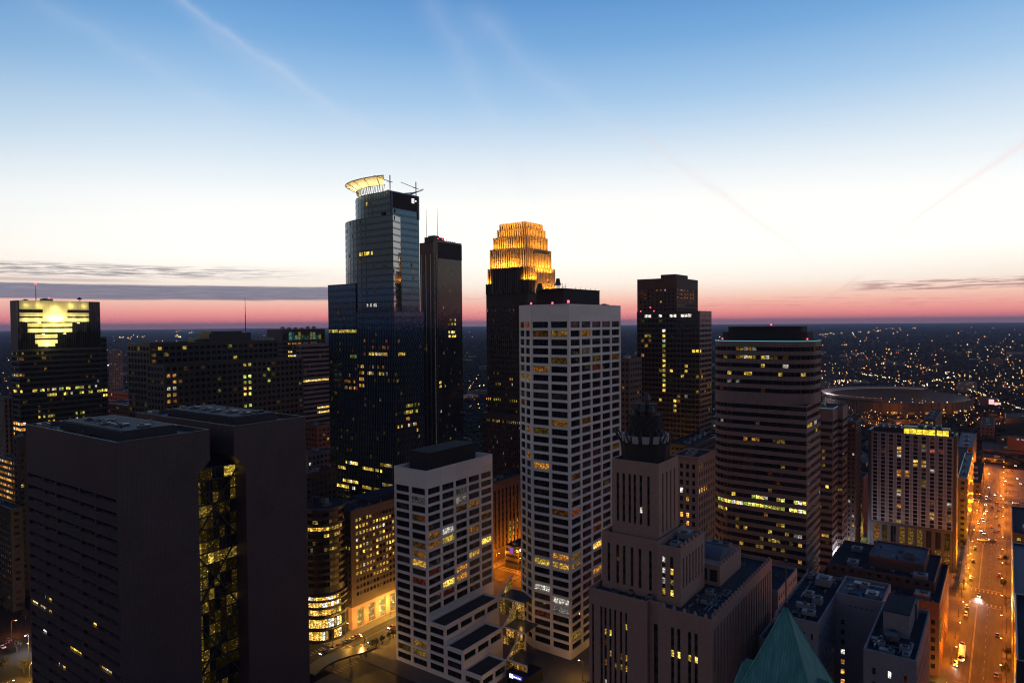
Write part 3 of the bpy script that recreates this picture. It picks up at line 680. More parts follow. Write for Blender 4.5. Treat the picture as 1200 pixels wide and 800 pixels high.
def white_steps():
    u, v = 228.0, 214.0
    B = Bld('office_block', 'short white gridded tower with stepped terraces on its right side', 'office block', u, v, ['white'],
            lits=[(518, 572, 526, 578, 'y2'), (518, 618, 532, 632, 'y2 a1'), (500, 626, 518, 638, 'o1'), (534, 580, 560, 612, 'o1 r0', .5), (548, 618, 562, 628, 'o1'), (563, 630, 578, 642, 'y3 a2'), (463, 634, 482, 652, 'a2 y1 o1', .8), (482, 634, 498, 654, 'o1 o0', .8), (546, 640, 556, 650, 'y2 a2', .8), (534, 664, 546, 676, 'o2'), (523, 682, 534, 692, 'y3'), (484, 658, 494, 668, 'a2'), (464, 750, 500, 766, 'y1 a1', .8), (534, 740, 550, 756, 'o1'), (585, 712, 600, 726, 'o1')],
            p=[(.05, 'o0 r0'), (.015, 'o1 y1')], cap=100)
    b = 10.4; a = 2*b; H = 93.0; L = 49.5
    f = F_punch(9.9, 4.2, .85, .71, m=.3, top=7.8, depth=.5)
    g = F_punch(10.4, 4.2, .84, .71, m=.2, top=7.8, depth=.5)
    ft = F_punch(9.9, 4.2, .85, .70, m=.3, top=1.4, depth=.5); gt = F_punch(10.4, 4.2, .84, .70, m=.2, top=1.4, depth=.5)
    k = 6.0
    B.vol([(0, 0), (L, 0), (L, a-k), (L-k, a), (0, a)], 0, H, {0: lambda l, z0, z1: {**f(l, z0, z1), 'rows': [r for r in f(l, z0, z1)['rows'] if r[0] > 24]}, 4: g, 1: f}, par=5.0)
    for i, zt in enumerate((24.0, 15.6, 7.4)):
        y1 = -b*i; y0 = -b*(i+1)
        below = (24.0, 15.6, 7.4, 0)[i+1]
        B.vol(rect(0, 40.5-11.1*i, y0, y1), 0, zt, {0: (lambda l, z0, z1, q=below: {**ft(l, z0, z1), 'rows': [r for r in ft(l, z0, z1)['rows'] if r[0] > q]}), 3: gt}, par=1.0, ri=1)
    mb = MB(); mb.box(6, 40, 3.4, 16.5, H-5, H+6.6); mb.box(5.8, 40.2, 3.2, 16.7, H+6.6, H+7.0); B.part('plant_room', mb, 'steel')
    B.unit(1.2, 14, 2.2, 2.6, 1.5, H-5); B.unit(43, 4, 3, 6, 1.6, H-5)
    B.done(['roof', 'roofdark'])
white_steps()
def atrium_link():
    u, v = 279.0, 189.0
    o = thing('glass_atrium', 'stepped glass atrium with white beams glowing amber between the two white towers', 'atrium', u, v)
    roof = MB(); beam = MB(); fl = MB()
    for i, (cx, cy, ln, zt, zb) in enumerate(((-10.5, 14.6, 15, 24.0, 15.6), (-21.5, 4.2, 12.9, 15.6, 7.4), (-32.8, -6.2, 11, 7.4, .2))):
        cx += .1; cy -= .1
        roof.face([(cx, cy-ln, zt), (cx+11, cy-ln, zt+.5), (cx+11, cy, zt+.5), (cx, cy, zt)])
        beam.bar((cx, cy, zt+.1), (cx, cy-ln, zt+.1), .55); beam.bar((cx, cy, zt), (cx+11, cy, zt+7.6), .5); beam.bar((cx, cy, zt+.1), (cx+11, cy, zt+.6), .4); beam.bar((cx, cy-ln, zt), (cx, cy-ln, zb), .4)
        n = 8
        for c in range(n):
            w = ln/n; y = cy-(c+1)*w
            for k in range(2):
                h = (zt-zb)/2; g = MB(); g.face([(cx+.2, y+w*.94, zb+k*h+.15), (cx+.2, y+w*.06, zb+k*h+.15), (cx+.2, y+w*.06, zb+(k+1)*h-.1), (cx+.2, y+w*.94, zb+(k+1)*h-.1)])
                obj('glass_pane', g, o, rnd.choice(['a1', 'a2', 'o1', 'a1', 'o2', 'a0', 'a1']))
            fl.bar((cx+.1, y, zb), (cx+.1, y, zt), .14)
        for c in range(5):                    # raking glass between the two rafters
            x0, x1 = cx+.4+c*2.1, cx+.4+(c+1)*2.1
            g = MB(); g.face([(x0, cy+.1, zt+.4), (x1, cy+.1, zt+.4), (x1, cy+.1, zt+(x1-cx)*.66), (x0, cy+.1, zt+(x0-cx)*.66)]); obj('glass_pane', g, o, rnd.choice(['a1', 'o1', 'a2', 'a1']))
    obj('roof', roof, o, 'slate'); obj('beam', beam, o, 'white'); obj('mullion', fl, o, 'pole')
    lamp('atrium_lamp', o, (-14, -1, 19), (1, .5, .12), 2.5e2, .5)
atrium_link()
def plaza_sign():
    u, v, z = at(604.5, 794.5, 296)
    B = Bld('entrance_block', 'low dark entrance block with a glowing blue and white name sign between the white towers', 'entrance block', u+.5, v-6, ['dark'], p=[(.15, 'o1 a1')], cap=20)
    B.vol(rect(0, 12, 0, 12), 0, 5.6, {3: lambda L, z0, z1: dict(cols=bays(4, L, .8, .3), rows=[(.4, 3.2)], depth=.3)}); B.done()
    mb = MB(); mb.box(-.35, -.05, 3.0, 9.6, 3.9, 5.5); B.part('sign_panel', mb, 'signblue')
    mb = MB(); mb.box(-.45, -.36, 7.6, 9.5, 3.75, 5.45); B.part('sign_shield', mb, 'signwhite3')
    f = bpy.data.curves.new('sign_text', 'FONT'); f.body = 'usbank plaza'; f.size = 1.05; f.extrude = .03; f.align_x = 'LEFT'; f.materials.append(M['signwhite3'])
    o = bpy.data.objects.new('sign_text', f); COL.objects.link(o); me = bpy.data.meshes.new_from_object(o); bpy.data.objects.remove(o); o = bpy.data.objects.new('sign_text', me); COL.objects.link(o); o.parent = B.o; o.rotation_euler = (R(90), 0, R(-90)); o.location = (-.42, 7.4, 4.35); o.scale = (.74, 1, 1)
glow('purple', (.55, .15, .8), .5); glow('signwhite3', (.95, .95, 1), 2.2); glow('signblue', (.10, .10, .85), .7)
plaza_sign()
# ------------------------------------------------------------------ brown tower and its dark glass neighbour
def brown_tower():
    u, v, z = at(793, 322, 545)
    Lv = ext(u, v, 0, 1, 747); Lu = ext(u, v, 1, 0, 818)
    H = CAMZ+(377-325)/800*545
    B = Bld('office_tower', 'brown stone tower with a small cap and square top windows glowing to imitate sunset reflections', 'tower', u, v, ['brown'],
            lits=[(794, 336, 814, 352, 'o2 r2 o1'), (794, 352, 814, 358, 'o1 r1'), (768, 336, 780, 342, 'o1', .8), (768, 352, 776, 356, 'y2', .8)], p=[(.05, 'o0')], cap=100)  # orange and red panes emit to imitate the sunset mirrored in the glass
    f = F_punch(3.4, 3.1, .5, .5, m=1.2, top=8, depth=.4)
    B.vol(rect(0, Lu, 0, Lv), 0, H, {0: f, 3: f}, par=1)
    B.box('roof_cap', 2, Lu*.62, 2, Lv*.42, H-1, H+3.0, 'brown')
    B.done(['roofdark'])
    u2, v2, z = at(820, 364, 520)
    Lv2 = ext(u2, v2, 0, 1, 746.5); Lu2 = ext(u2, v2, 1, 0, 834)
    H2 = CAMZ+(376-363)/800*520
    col = [(774, 386+5.6*i, 781, 390+5.6*i, 'y2 y3 g2') for i in range(0, 15)]
    B = Bld('glass_tower', 'black glass tower with white lit ceilings along its top storey below the brown tower', 'tower', u2, v2, ['slate2', 'gblack'],
            lits=[(757, 364, 762, 371, 'w3'), (771, 364, 775, 371, 'w3'), (783, 363.5, 795, 371, 'w3'), (797, 363.5, 812, 371, 'w3')]+col+[(752, 390, 764, 420, 'g1 o2 o1', .45), (755, 404, 764, 420, 'y3 a2', .5), (810, 410, 822, 416, 'y3', .9), (784, 430, 792, 438, 'y3 a2', .8), (796, 426, 804, 444, 'y2', .6), (787, 469, 793, 484, 'y2 y3', .9), (814, 440, 824, 444, 'y2', .7), (788, 428, 832, 470, 'y1 o1', .06)], p=[(.02, 'y0 g0 y1')], cap=100)
    f2 = F_punch(3.0, 3.9, .85, .62, m=.4, top=1.5, glass='gblack', depth=.15)
    B.vol(rect(0, Lu2, 0, Lv2), 0, H2, {0: f2, 3: f2}, par=1)
    for q in (.72, .78, .94): B.beacon(-.2+.6, Lv2*q, H2+.5+3*(q > .75 and q < .8), .4)
    B.done(['roofdark'])
brown_tower()
# ------------------------------------------------------------------ rounded banded tower
def banded_tower():
    u, v = 383.0, 85.0
    B = Bld('office_tower', 'rounded grey tower ringed by stone bands with a turquoise line of light at its rim', 'tower', u, v, ['band'],
            lits=[(862, 404, 886, 412, 'y1 a1'), (850, 414, 852, 422, 'y1'), (862, 414, 886, 422, 'y2 y1'), (890, 414, 900, 422, 'y2'), (902, 414, 932, 422, 'y1 g1 y0', .7), (892, 426, 897, 434, 'y2'), (904, 426, 922, 434, 'o2', .5), (852, 435, 856, 442, 'y2'), (874, 435, 881, 443, 'y2'), (906, 434, 926, 444, 'a2 y2 o1', .6), (940, 434, 944, 443, 'y2'), (846, 474, 852, 480, 'y2'), (944, 492, 958, 504, 'y2 a2', .8), (870, 510, 884, 518, 'a2 o2', .75), (912, 512, 922, 520, 'y1'), (862, 414, 870, 420, 'y3'),
                  (842, 578, 863, 592, 'g3 y3'), (864, 581, 898, 594, 'g3 y3 g2'), (899, 585, 922, 598, 'g2 y2 g3'), (923, 588, 944, 602, 'g3 y3'), (842, 588, 850, 596, 'y2'), (900, 568, 906, 576, 'y1'), (852, 606, 920, 624, 'y2 a1', .30), (866, 612, 890, 620, 'y2 y1', .6), (868, 624, 935, 646, 'y1 y2', .35), (915, 626, 938, 640, 'y3 a2', .6), (915, 640, 945, 660, 'y3 a2 y2', .45), (905, 654, 924, 664, 'y3', .8), (958, 500, 970, 520, 'y0', .5)], p=[(.035, 'o0 r0 y0'), (.012, 'o1 y1')], cap=100)
    H = 149.0; P = 4.55; W = 53.0; L = 33.0
    zs = H-1.8
    a = arc(13, W-13, 13, 13, 90, 180, 8)               # rounded left end
    fb = F_band(P, .50, m=0, top=1.8, glass='ggrey', depth=.25, cell=2.2)
    def mk(L_, z0, z1): return fb(L_, z0, z1)
    zc = H-1.8-7*P
    # lower part with a crisp corner
    low = [(0, 0), (L, 0), (L, W), (13, W)] + a[1:]
    B.vol(low, 0, zc, {i: fb0(P) for i in [0]+list(range(3, len(low)))}, par=0, roof=False)
    b = arc(14, 12.5, 14, 14, 180, 270, 7)
    up = [(26, -1.5), (L, 1.5), (L, W), (13, W)] + a[1:] + b[0:]
    B.vol(up, zc, H, {i: fb for i in [0]+list(range(3, len(up)))}, par=1.0)
    mb = MB(); mb.face([(x, y, zc) for x, y in reversed(up)]); B.part('soffit', mb, 'band')
    # turquoise rim light and stepped plant drum
    rim = MB(); q = [p for p in up[3:]]+[up[0]]
    for i in range(len(q)-1): rim.bar((*q[i], H+.25), (*q[i+1], H+.25), .30)
    B.part('rim_light', rim, 'rimlight')
    def drum(x0, x1, y0, y1, r, z0, z1, nm):
        p = arc(x0+r, y0+r, r, r, 180, 270, 6)+arc(x1-r, y0+r, r, r, 270, 360, 6)+arc(x1-r, y1-r, r, r, 0, 90, 6)+arc(x0+r, y1-r, r, r, 90, 180, 6)
        m = MB(); m.prism(p, z0, z1); B.part(nm, m, 'steel')
    drum(4, 30, 2, 48.5, 7, H-1, H+5.2, 'plant_drum'); drum(6, 28, 5, 45.5, 6, H+5.2, H+8.2, 'plant_drum')
    B.beacon(6, 20, H+9.2, .4); B.beacon(1.2, 45.5, H+1.4, .35); B.beacon(5, 1, H+1.4, .35)
    B.done(['roofdark'])
def fb0(P): return F_band(P, .50, m=0, top=0, glass='ggrey', depth=.25, cell=2.2)
glow('rimlight', (.25, .85, 1.0), .5)
banded_tower()
def banded_small():
    u, v, z = at(976, 480, 430)
    B = Bld('office_block', 'lower banded block with a serrated front and pale rim right of the rounded tower', 'office block', u, v, ['band'],
            lits=[(962, 528, 968, 545, 'y1'), (962, 556, 974, 560, 'y2', .7), (966, 564, 972, 570, 'y3'), (962, 622, 974, 628, 'y3 a2')], p=[(.03, 'o0 y0 y1')], cap=80)
    H = z+.5; W = ext(u, v, 0, 1, 955); L = ext(u, v, 1, 0, 988)
    fb = F_band(4.5, .5, m=0, top=7, glass='ggrey', depth=.25, cell=2.2)
    B.vol([(0, 0), (L*.5, 0), (L*.5, -3), (L, -3), (L, W), (0, W)], 0, H, {0: fb, 2: fb, 5: fb, 1: fb}, par=1)
    mb = MB(); mb.bar((0, W, H+.2), (0, 0, H+.2), .22); mb.bar((0, 0, H+.2), (L*.5, 0, H+.2), .22); B.part('rim_light', mb, 'rimlight2')
    B.unit(6, 6, 5, 5, 3, H-1); B.done(['roof'])
    u, v, z = at(1003, 494, 455)
    B = Bld('apartment_block', 'narrow brown apartment block with an orange lit top corner beside the hotel', 'apartment block', u, v, ['brown'],
            lits=[(986, 486, 1004, 492, 'o3 a3')], p=[(.06, 'o1 o0 r1'), (.03, 'w2 y2')], cap=60)
    W = ext(u, v, 0, 1, 984); L = ext(u, v, 1, 0, 1010)
    f = F_punch(2.6, 3.2, .55, .5, m=.4, top=1.2, depth=.25)
    B.vol(rect(0, L, 0, W), 0, z, {0: f, 3: f}, par=1); B.unit(3, 3, 4, 3, 2, z-1); B.done()
    for i, (pxa, pya, Y, pxl, pxr, lab) in enumerate(((1012, 560, 440, 1006, 1019, 'dim brown block with red lit windows in the gap left of the hotel'),)):
        u, v, z = at(pxa, pya, Y+60)
        B = Bld('brown_block', lab, 'office block', u, v, ['redbrick'], p=[(.25, 'r1 r2 o1'), (.1, 'o0')], cap=40)
        f = F_punch(3, 3.6, .5, .5, m=.4, top=1, depth=.25)
        B.vol(rect(0, 18, 0, 14), 0, z, {0: f, 3: f}); B.done()
glow('rimlight2', (.4, .75, .85), .35)
banded_small()
# ------------------------------------------------------------------ hotel with the white grid
def hotel():
    u, v, z = at(1118, 512, 430)
    H = z; W = ext(u, v, 0, 1, 1022)
    B = Bld('hotel_tower', 'slab tower with a pale square grid front and a bright yellow rooftop lounge', 'hotel', u, v, ['hotelgrid', 'dark'],
            lits=[(1052, 522, 1062, 536, 'w2 y3 a2', .8), (1080, 522, 1088, 530, 'a1'), (1088, 525, 1096, 530, 'r2', .8), (1100, 525, 1110, 532, 'r1'), (1067, 540, 1078, 546, 'a3'), (1080, 540, 1090, 547, 'a2', .9), (1085, 547, 1100, 555, 'a2 w2', .8), (1050, 548, 1070, 558, 'o2', .6), (1050, 574, 1060, 584, 'y2', .8), (1078, 564, 1088, 570, 'y1', .8), (1090, 584, 1096, 592, 'o1'), (1103, 586, 1116, 594, 'a2 w2', .8), (1050, 590, 1060, 596, 'o2', .7), (1088, 602, 1098, 610, 'a2 o2', .8), (1105, 602, 1118, 610, 'a2 o1', .8), (1052, 608, 1062, 614, 'y2', .8), (1050, 625, 1062, 632, 'w2 a2', .8), (1090, 630, 1098, 638, 'r1'), (1040, 600, 1050, 634, 'o0', .3)],
            p=[(.05, 'o0 r0'), (.012, 'o1 a1')], cap=100)
    zb = 26.0
    def f(L, z0, z1):
        n = 10; P = 2.56; r = int((z1-z0-1)/P); b = L/n
        return dict(cols=[(b*(i+.5)-b*.29, b*(i+.5)+b*.29) for i in range(n)], rows=[(z1-1-P*(j+1)+.3, z1-1-P*j-.32) for j in reversed(range(r))], depth=.35)
    B.vol(rect(0, 16, 0, W), zb, H, {3: f}, par=1.2)
    mb = MB()                         # raised lattice lines
    n = 10; b = W/n
    for i in range(n+1):
        for d in (-.9, .9):
            y = i*b+d
            if .3 < y < W-.3: mb.box(-.22, -.01, y-.2, y+.2, zb+.2, H-.8)
    for j in range(int((H-zb-1)/2.56)+1): mb.box(-.12, -.012, .3, W-.3, H-1-2.56*j-.2, H-1-2.56*j+.14)
    B.part('lattice', mb, 'lattice')
    fl = MB(); fl.box(-.7, 16, -1.6, -.02, 0, H+.8); fl.box(-.7, 16, W+.02, W+1.9, 0, H+.8); B.part('end_pier', fl, 'dark')
    # podium with amber columns of light
    B.vol(rect(-.3, 16.3, .2, W-.2), 0, zb-.02, {3: lambda L, z0, z1: dict(cols=bays(9, L, .62, .5), rows=[(1, 12), (13, zb-2)], depth=.6, glass='glass', name='podium_window')}, par=0, wi=1)
    for w in WIN[-18:]:
        if rnd.random() < .8: w[5] = rnd.choice(['a1', 'a0', 'o1', 'a1'])
    # roof: terrace, lounge, plant
    for yy, hh, st in ((12, 24, 'y3'), (3.6, 10.6, 'y3')): 
        pass
    lz0, lz1 = H-1.1, H+3.6
    y0, y1 = ext(u+3, v, 0, 1, 1113), ext(u+3, v, 0, 1, 1060)
    ym = ext(u+3, v, 0, 1, 1098)
    for k, (a, c) in enumerate(((y0, ym-.35), (ym+.35, y1))):
        nn = 2 if k == 0 else 5; w = (c-a)/nn
        for i in range(nn):
            g = MB(); g.face([(3, a+(i+1)*w-.12, lz0+.2), (3, a+i*w+.12, lz0+.2), (3, a+i*w+.12, lz1-.3-rnd.random()*.5), (3, a+(i+1)*w-.12, lz1-.3-rnd.random()*.5)]); B.part('lounge_window', g, 'lounge')
    mb = MB(); mb.box(3.1, 12, y0-.3, y1+.3, lz0, lz1-.2); mb.box(2.2, 12.5, y0-.6, y1+.6, lz1, lz1+.4); B.part('lounge', mb, 'dark')
    mb = MB(); mb.box(4, 14, y1+1, W-1, H-1.2, H+2.6); mb.box(5, 14, .8, y0-1.2, H-1.2, H+1.5); B.part('plant_room', mb, 'dark')
    for i in range(4): B.unit(6, 2+5*i, 3, 3.4, 1.6, H+4.1 if 2+5*i > y0 and 2+5*i < y1 else H+1.6)
    for i in range(4): B.unit(6, y1+2+3.6*i, 3, 2.6, 1.8, H+2.6)
    mb = MB(); mb.bar((2, -.6, H-.5), (2, -.6, H+5.4), .4); B.part('mast', mb, 'pole')
    B.done(['roofdark'])
M['lounge'] = emit('lit lounge', (1, .74, .05), 1.9, True, .55, .5)
hotel()
# ------------------------------------------------------------------ art deco stone tower with antenna crown
def deco_tower():
    u, v = 225.0, 80.0
    lit = [(692, 738, 698, 744, 'y2'), (706, 736, 712, 742, 'y2'), (714, 738, 719, 748, 'w3 y3'), (730, 730, 744, 742, 'y3 y2'), (692, 760, 698, 770, 'y2'), (706, 764, 744, 784, 'y2 a2 o1', .8), (735, 774, 744, 784, 'w3 a3'), (706, 792, 716, 800, 'y2'), (788, 762, 800, 772, 'y3 y2'), (808, 766, 820, 778, 'y3'),
           (774, 650, 784, 662, 'y3 w3'), (774, 664, 784, 672, 'y1 y2'), (784, 664, 792, 700, 'y3 y2'), (774, 674, 784, 700, 'y3 y2', .9), (750, 588, 758, 596, 'w3 y3'), (750, 596, 758, 607, 'w3 y3'), (744, 576, 750, 584, 'g2'), (718, 614, 744, 626, 'w3 y3', .62), (750, 630, 758, 640, 'y3'), (783, 604, 792, 626, 'y2 a2', .7), (860, 740, 930, 790, 'o0', .2)]
    B = Bld('office_tower', 'pinkish stone stepped art deco tower crowned by a dark ring of horn aerials', 'tower', u, v, ['lime', 'spandrel'], lits=lit, p=[(.012, 'o0 o1')], cap=100)
    def strips(n, frac, pitch=3.9, top=5.0, m=1.2, bot=2):
        def f(L, z0, z1):
            k = int((z1-top-z0-bot)/pitch)
            return dict(cols=bays(n, L, frac, m), rows=[(z1-top-pitch*(j+1)+.9, z1-top-pitch*j-.7) for j in reversed(range(k))], kind='strip', depth=.55, si=1)
        return f
    def uneven(cols, pitch=3.9, top=5.0):
        def f(L, z0, z1):
            k = int((z1-top-z0-2)/pitch)
            return dict(cols=[(a*L, b*L) for a, b in cols], rows=[(z1-top-pitch*(j+1)+.9, z1-top-pitch*j-.7) for j in reversed(range(k))], kind='strip', depth=.55, si=1)
        return f
    # base mass: plan with a shallow notch in the left face
    H = 59.0; W = 48.6; L = 73.0
    left = uneven([(.05, .085), (.20, .24), (.27, .31), (.355, .395), (.44, .48), (.54, .58), (.63, .665)], top=6)
    right = uneven([(.24, .30), (.36, .42), (.56, .62), (.68, .74)], top=6)
    ys = 19.5
    poly = [(0, 0), (L, 0), (L, W), (1.6, W), (1.6, ys+5), (3.4, ys+5), (3.4, ys), (0, ys)]
    B.vol(poly, 0, H, {0: strips(22, .46, top=4), 7: right, 3: left, 5: lambda l, a, b: uneven([(.35, .65)], top=8)(l, a, b)}, par=1.6)
    def crest(pts, z, n):
        mb = MB()
        for (x0, y0), (x1, y1) in pts:
            k = max(2, int(math.dist((x0, y0), (x1, y1))/3.3))
            for i in range(k):
                t = (i+.5)/k; x, y = x0+(x1-x0)*t, y0+(y1-y0)*t
                mb.prism([(x-.55, y-.55), (x+.55, y-.55), (x+.55, y+.55), (x-.55, y+.55)], z, z+1.3, 0, False, [(x-.25, y-.25), (x+.25, y-.25), (x+.25, y+.25), (x-.25, y+.25)])
        B.part('crest', mb, 'lime')
    crest([((.5, .5), (L-.5, .5)), ((.5, .5), (.5, ys))], H, 0)
    # second tier
    du, dv = 7.0, 14.0
    H2 = 78.8; W2 = 32.6
    B.vol(rect(du, du+24, dv, dv+9.2), H-1.6, H2, {0: strips(7, .42, top=4), 3: uneven([(.22, .36), (.56, .70)], top=3.5)}, par=1.4)
    l2 = uneven([(.10, .15), (.26, .31), (.38, .43), (.52, .57), (.66, .71), (.84, .89)], top=4)
    B.vol(rect(du+1.5, du+28, dv+9.25, dv+W2), H-1.6, H2+.6, {3: l2}, par=1.4)
    crest([((du+.4, dv+.5), (du+23, dv+.5))], H2, 0)
    # main shaft
    su, sv = 13.0, 25.0; H3 = 107.0
    B.vol(rect(su, su+19, sv, sv+19.5), H2-1.4, H3, {3: uneven([(.10, .155), (.23, .285), (.36, .415), (.47, .525), (.60, .655), (.76, .815)], top=5), 0: strips(4, .34, top=4, m=2)}, par=1.0)
    # crown of horn aerials
    cx, cy = su+9.6, sv+9.8
    mb = MB(); n = 14
    p = [(cx+9.0*math.cos(2*math.pi*i/n), cy+9.0*math.sin(2*math.pi*i/n)) for i in range(n)]
    p2 = [(cx+10.0*math.cos(2*math.pi*i/n), cy+10.0*math.sin(2*math.pi*i/n)) for i in range(n)]
    mb.prism(p, H3-1, H3+6.5, 0, True, p2); B.part('crown_screen', mb, 'steel')
    tw = MB()
    for i in range(n):
        a = 2*math.pi*(i+.5)/n; q = (cx+9.2*math.cos(a), cy+9.2*math.sin(a)); q2 = (cx+10.4*math.cos(a), cy+10.4*math.sin(a)); q3 = (cx+6.3*math.cos(a), cy+6.3*math.sin(a))
        q4 = (cx+12.2*math.cos(a), cy+12.2*math.sin(a)); tw.bar((*q, H3+5.5), (*q4, H3+10.6), .5); tw.bar((*q, H3+6.5), (*q3, H3+11.6), .5)
    B.part('crown_strut', tw, 'pole')
    for i in range(n):
        a = 2*math.pi*i/n; h = MB()
        r0, r1 = 6.6, 8.9; c, s = math.cos(a), math.sin(a)
        def pp(r, w, z): return (cx+r*c-w*s, cy+r*s+w*c, z)
        h.face([pp(r1, -1.25, H3+6.5), pp(r1, 1.25, H3+6.5), pp(r1+.2, 1.5, H3+9.4), pp(r1+.2, -1.5, H3+9.4)])
        h.face([pp(r1+.2, -1.5, H3+9.4), pp(r1+.2, 1.5, H3+9.4), pp(r0, .7, H3+8.6), pp(r0, -.7, H3+8.6)])
        h.face([pp(r1, -1.25, H3+6.5), pp(r1+.2, -1.5, H3+9.4), pp(r0, -.7, H3+8.6), pp(r0, -.7, H3+6.5)])
        h.face([pp(r1, 1.25, H3+6.5), pp(r0, .7, H3+6.5), pp(r0, .7, H3+8.6), pp(r1+.2, 1.5, H3+9.4)])
        B.part('horn_aerial', h, 'horn')
    mb = MB(); mb.cyl(cx, cy, 6.0, H3+6.5, H3+17.0, 14, 0, 6.3); mb.cyl(cx+1.5, cy, 3.6, H3+17.0, H3+21, 10, 0, 4.4)
    B.part('upper_drum', mb, 'steel')
    lat = MB()
    for i in range(14):
        a = 2*math.pi*i/14
        for k in range(3): lat.bar((cx+7.0*math.cos(a), cy+7.0*math.sin(a), H3+8+3*k), (cx+7.0*math.cos(a+.45), cy+7.0*math.sin(a+.45), H3+11+3*k), .22)
    B.part('lattice', lat, 'pole')
    for dx, dy, z, rr in ((-2.5, 2.6, 18.5, 1.9), (-4.6, -1.0, 18, 1.5), (1.5, 0, 22, 1.7), (-3.0, -4.0, 17.8, 1.5)):
        h = MB(); h.cyl(cx+dx, cy+dy, rr*.45, H3+z-1.5, H3+z+.6, 10, 0, rr*.6); h.prism([(cx+dx-rr, cy+dy-rr*.8), (cx+dx+rr*.2, cy+dy-rr), (cx+dx+rr*.2, cy+dy+rr), (cx+dx-rr, cy+dy+rr*.8)], H3+z+.6, H3+z+3.0, 0, True, [(cx+dx-rr*.2, cy+dy-rr*.5), (cx+dx+rr*.3, cy+dy-rr*.5), (cx+dx+rr*.3, cy+dy+rr*.5), (cx+dx-rr*.2, cy+dy+rr*.5)])
        B.part('horn_aerial', h, 'horndark')
    # roof plant on the low roof
    pu0 = 34; mb = MB(); mb.box(pu0, pu0+26, 9, 30, H-1.6, H+6.5); B.part('plant_room', mb, 'lime')
    for i in range(5):
        g = MB(); g.box(pu0-.06, pu0-.01, 10+4*i, 13+4*i, H, H+4.6); B.part('louvre', g, 'steel')
    vm = MB()
    seg = arc(0, 0, 6.5, 3.2, 0, 180, 10)
    for i in range(10):
        (x0, z0), (x1, z1) = seg[i], seg[i+1]
        vm.face([(pu0+12+x0, 11, H+6.5+z0), (pu0+12+x1, 11, H+6.5+z1), (pu0+12+x1, 24, H+6.5+z1), (pu0+12+x0, 24, H+6.5+z0)])
    vm.face([(pu0+12+x, 11, H+6.5+z) for x, z in reversed(seg)]); vm.face([(pu0+12+x, 24, H+6.5+z) for x, z in seg]); B.part('skylight', vm, 'roofpale')
    crest([((pu0+.3, 9.3), (pu0+26, 9.3))], H+6.5, 0)
    for x, y, w, d, h, z in ((22, 8, 3, 2.5, 2.4, H-1.6), (14, 3.5, 2, 6, 1.2, H-1.6), (19, 4, 1.2, 9, .8, H-1.6), (25, 3, 5, 2, 1.3, H-1.6), (5, 24.5, 2, 2.4, 2.2, H-1.6), (7, 33, 3, 2, 1.4, H-1.6), (62, 12, 6, 8, 4, H-1.6), (64, 26, 5, 9, 3, H-1.6), (du+2, dv+2, 4, 3, 2.2, H2-1.4), (du+14, dv+3, 6, 4, 2.6, H2-1.4), (pu0+2, 26, 6, 3, 2, H+6.5), (pu0+20, 12, 4, 10, 2.2, H+6.5)): B.unit(x, y, w, d, h, z)
    clutter(B, 2, 32, 2, 12, H-1.6, 26, 11); clutter(B, 3, 6, 14, 44, H-1.6, 10, 12); clutter(B, 62, 71, 3, 45, H-1.6, 12, 13); clutter(B, du+2, du+22, dv+1.5, dv+8, H2-1.4, 12, 14)
    mb = MB()
    for i in range(7): mb.bar((16+i*2.4, 3, H-1.4), (16+i*2.4, 12, H-1.4), .18)
    mb.bar((16, 6, H-1.0), (31, 6, H-1.0), .3); B.part('duct', mb, 'metal')
    B.done(['roofdark'])
M['spandrel'] = plain('dark bronze spandrel', (.022, .02, .024), .5)
M['horn'] = plain('pale aerial horn', (.40, .37, .38), .6); M['horndark'] = plain('weathered aerial horn', (.045, .04, .042), .6)
deco_tower()
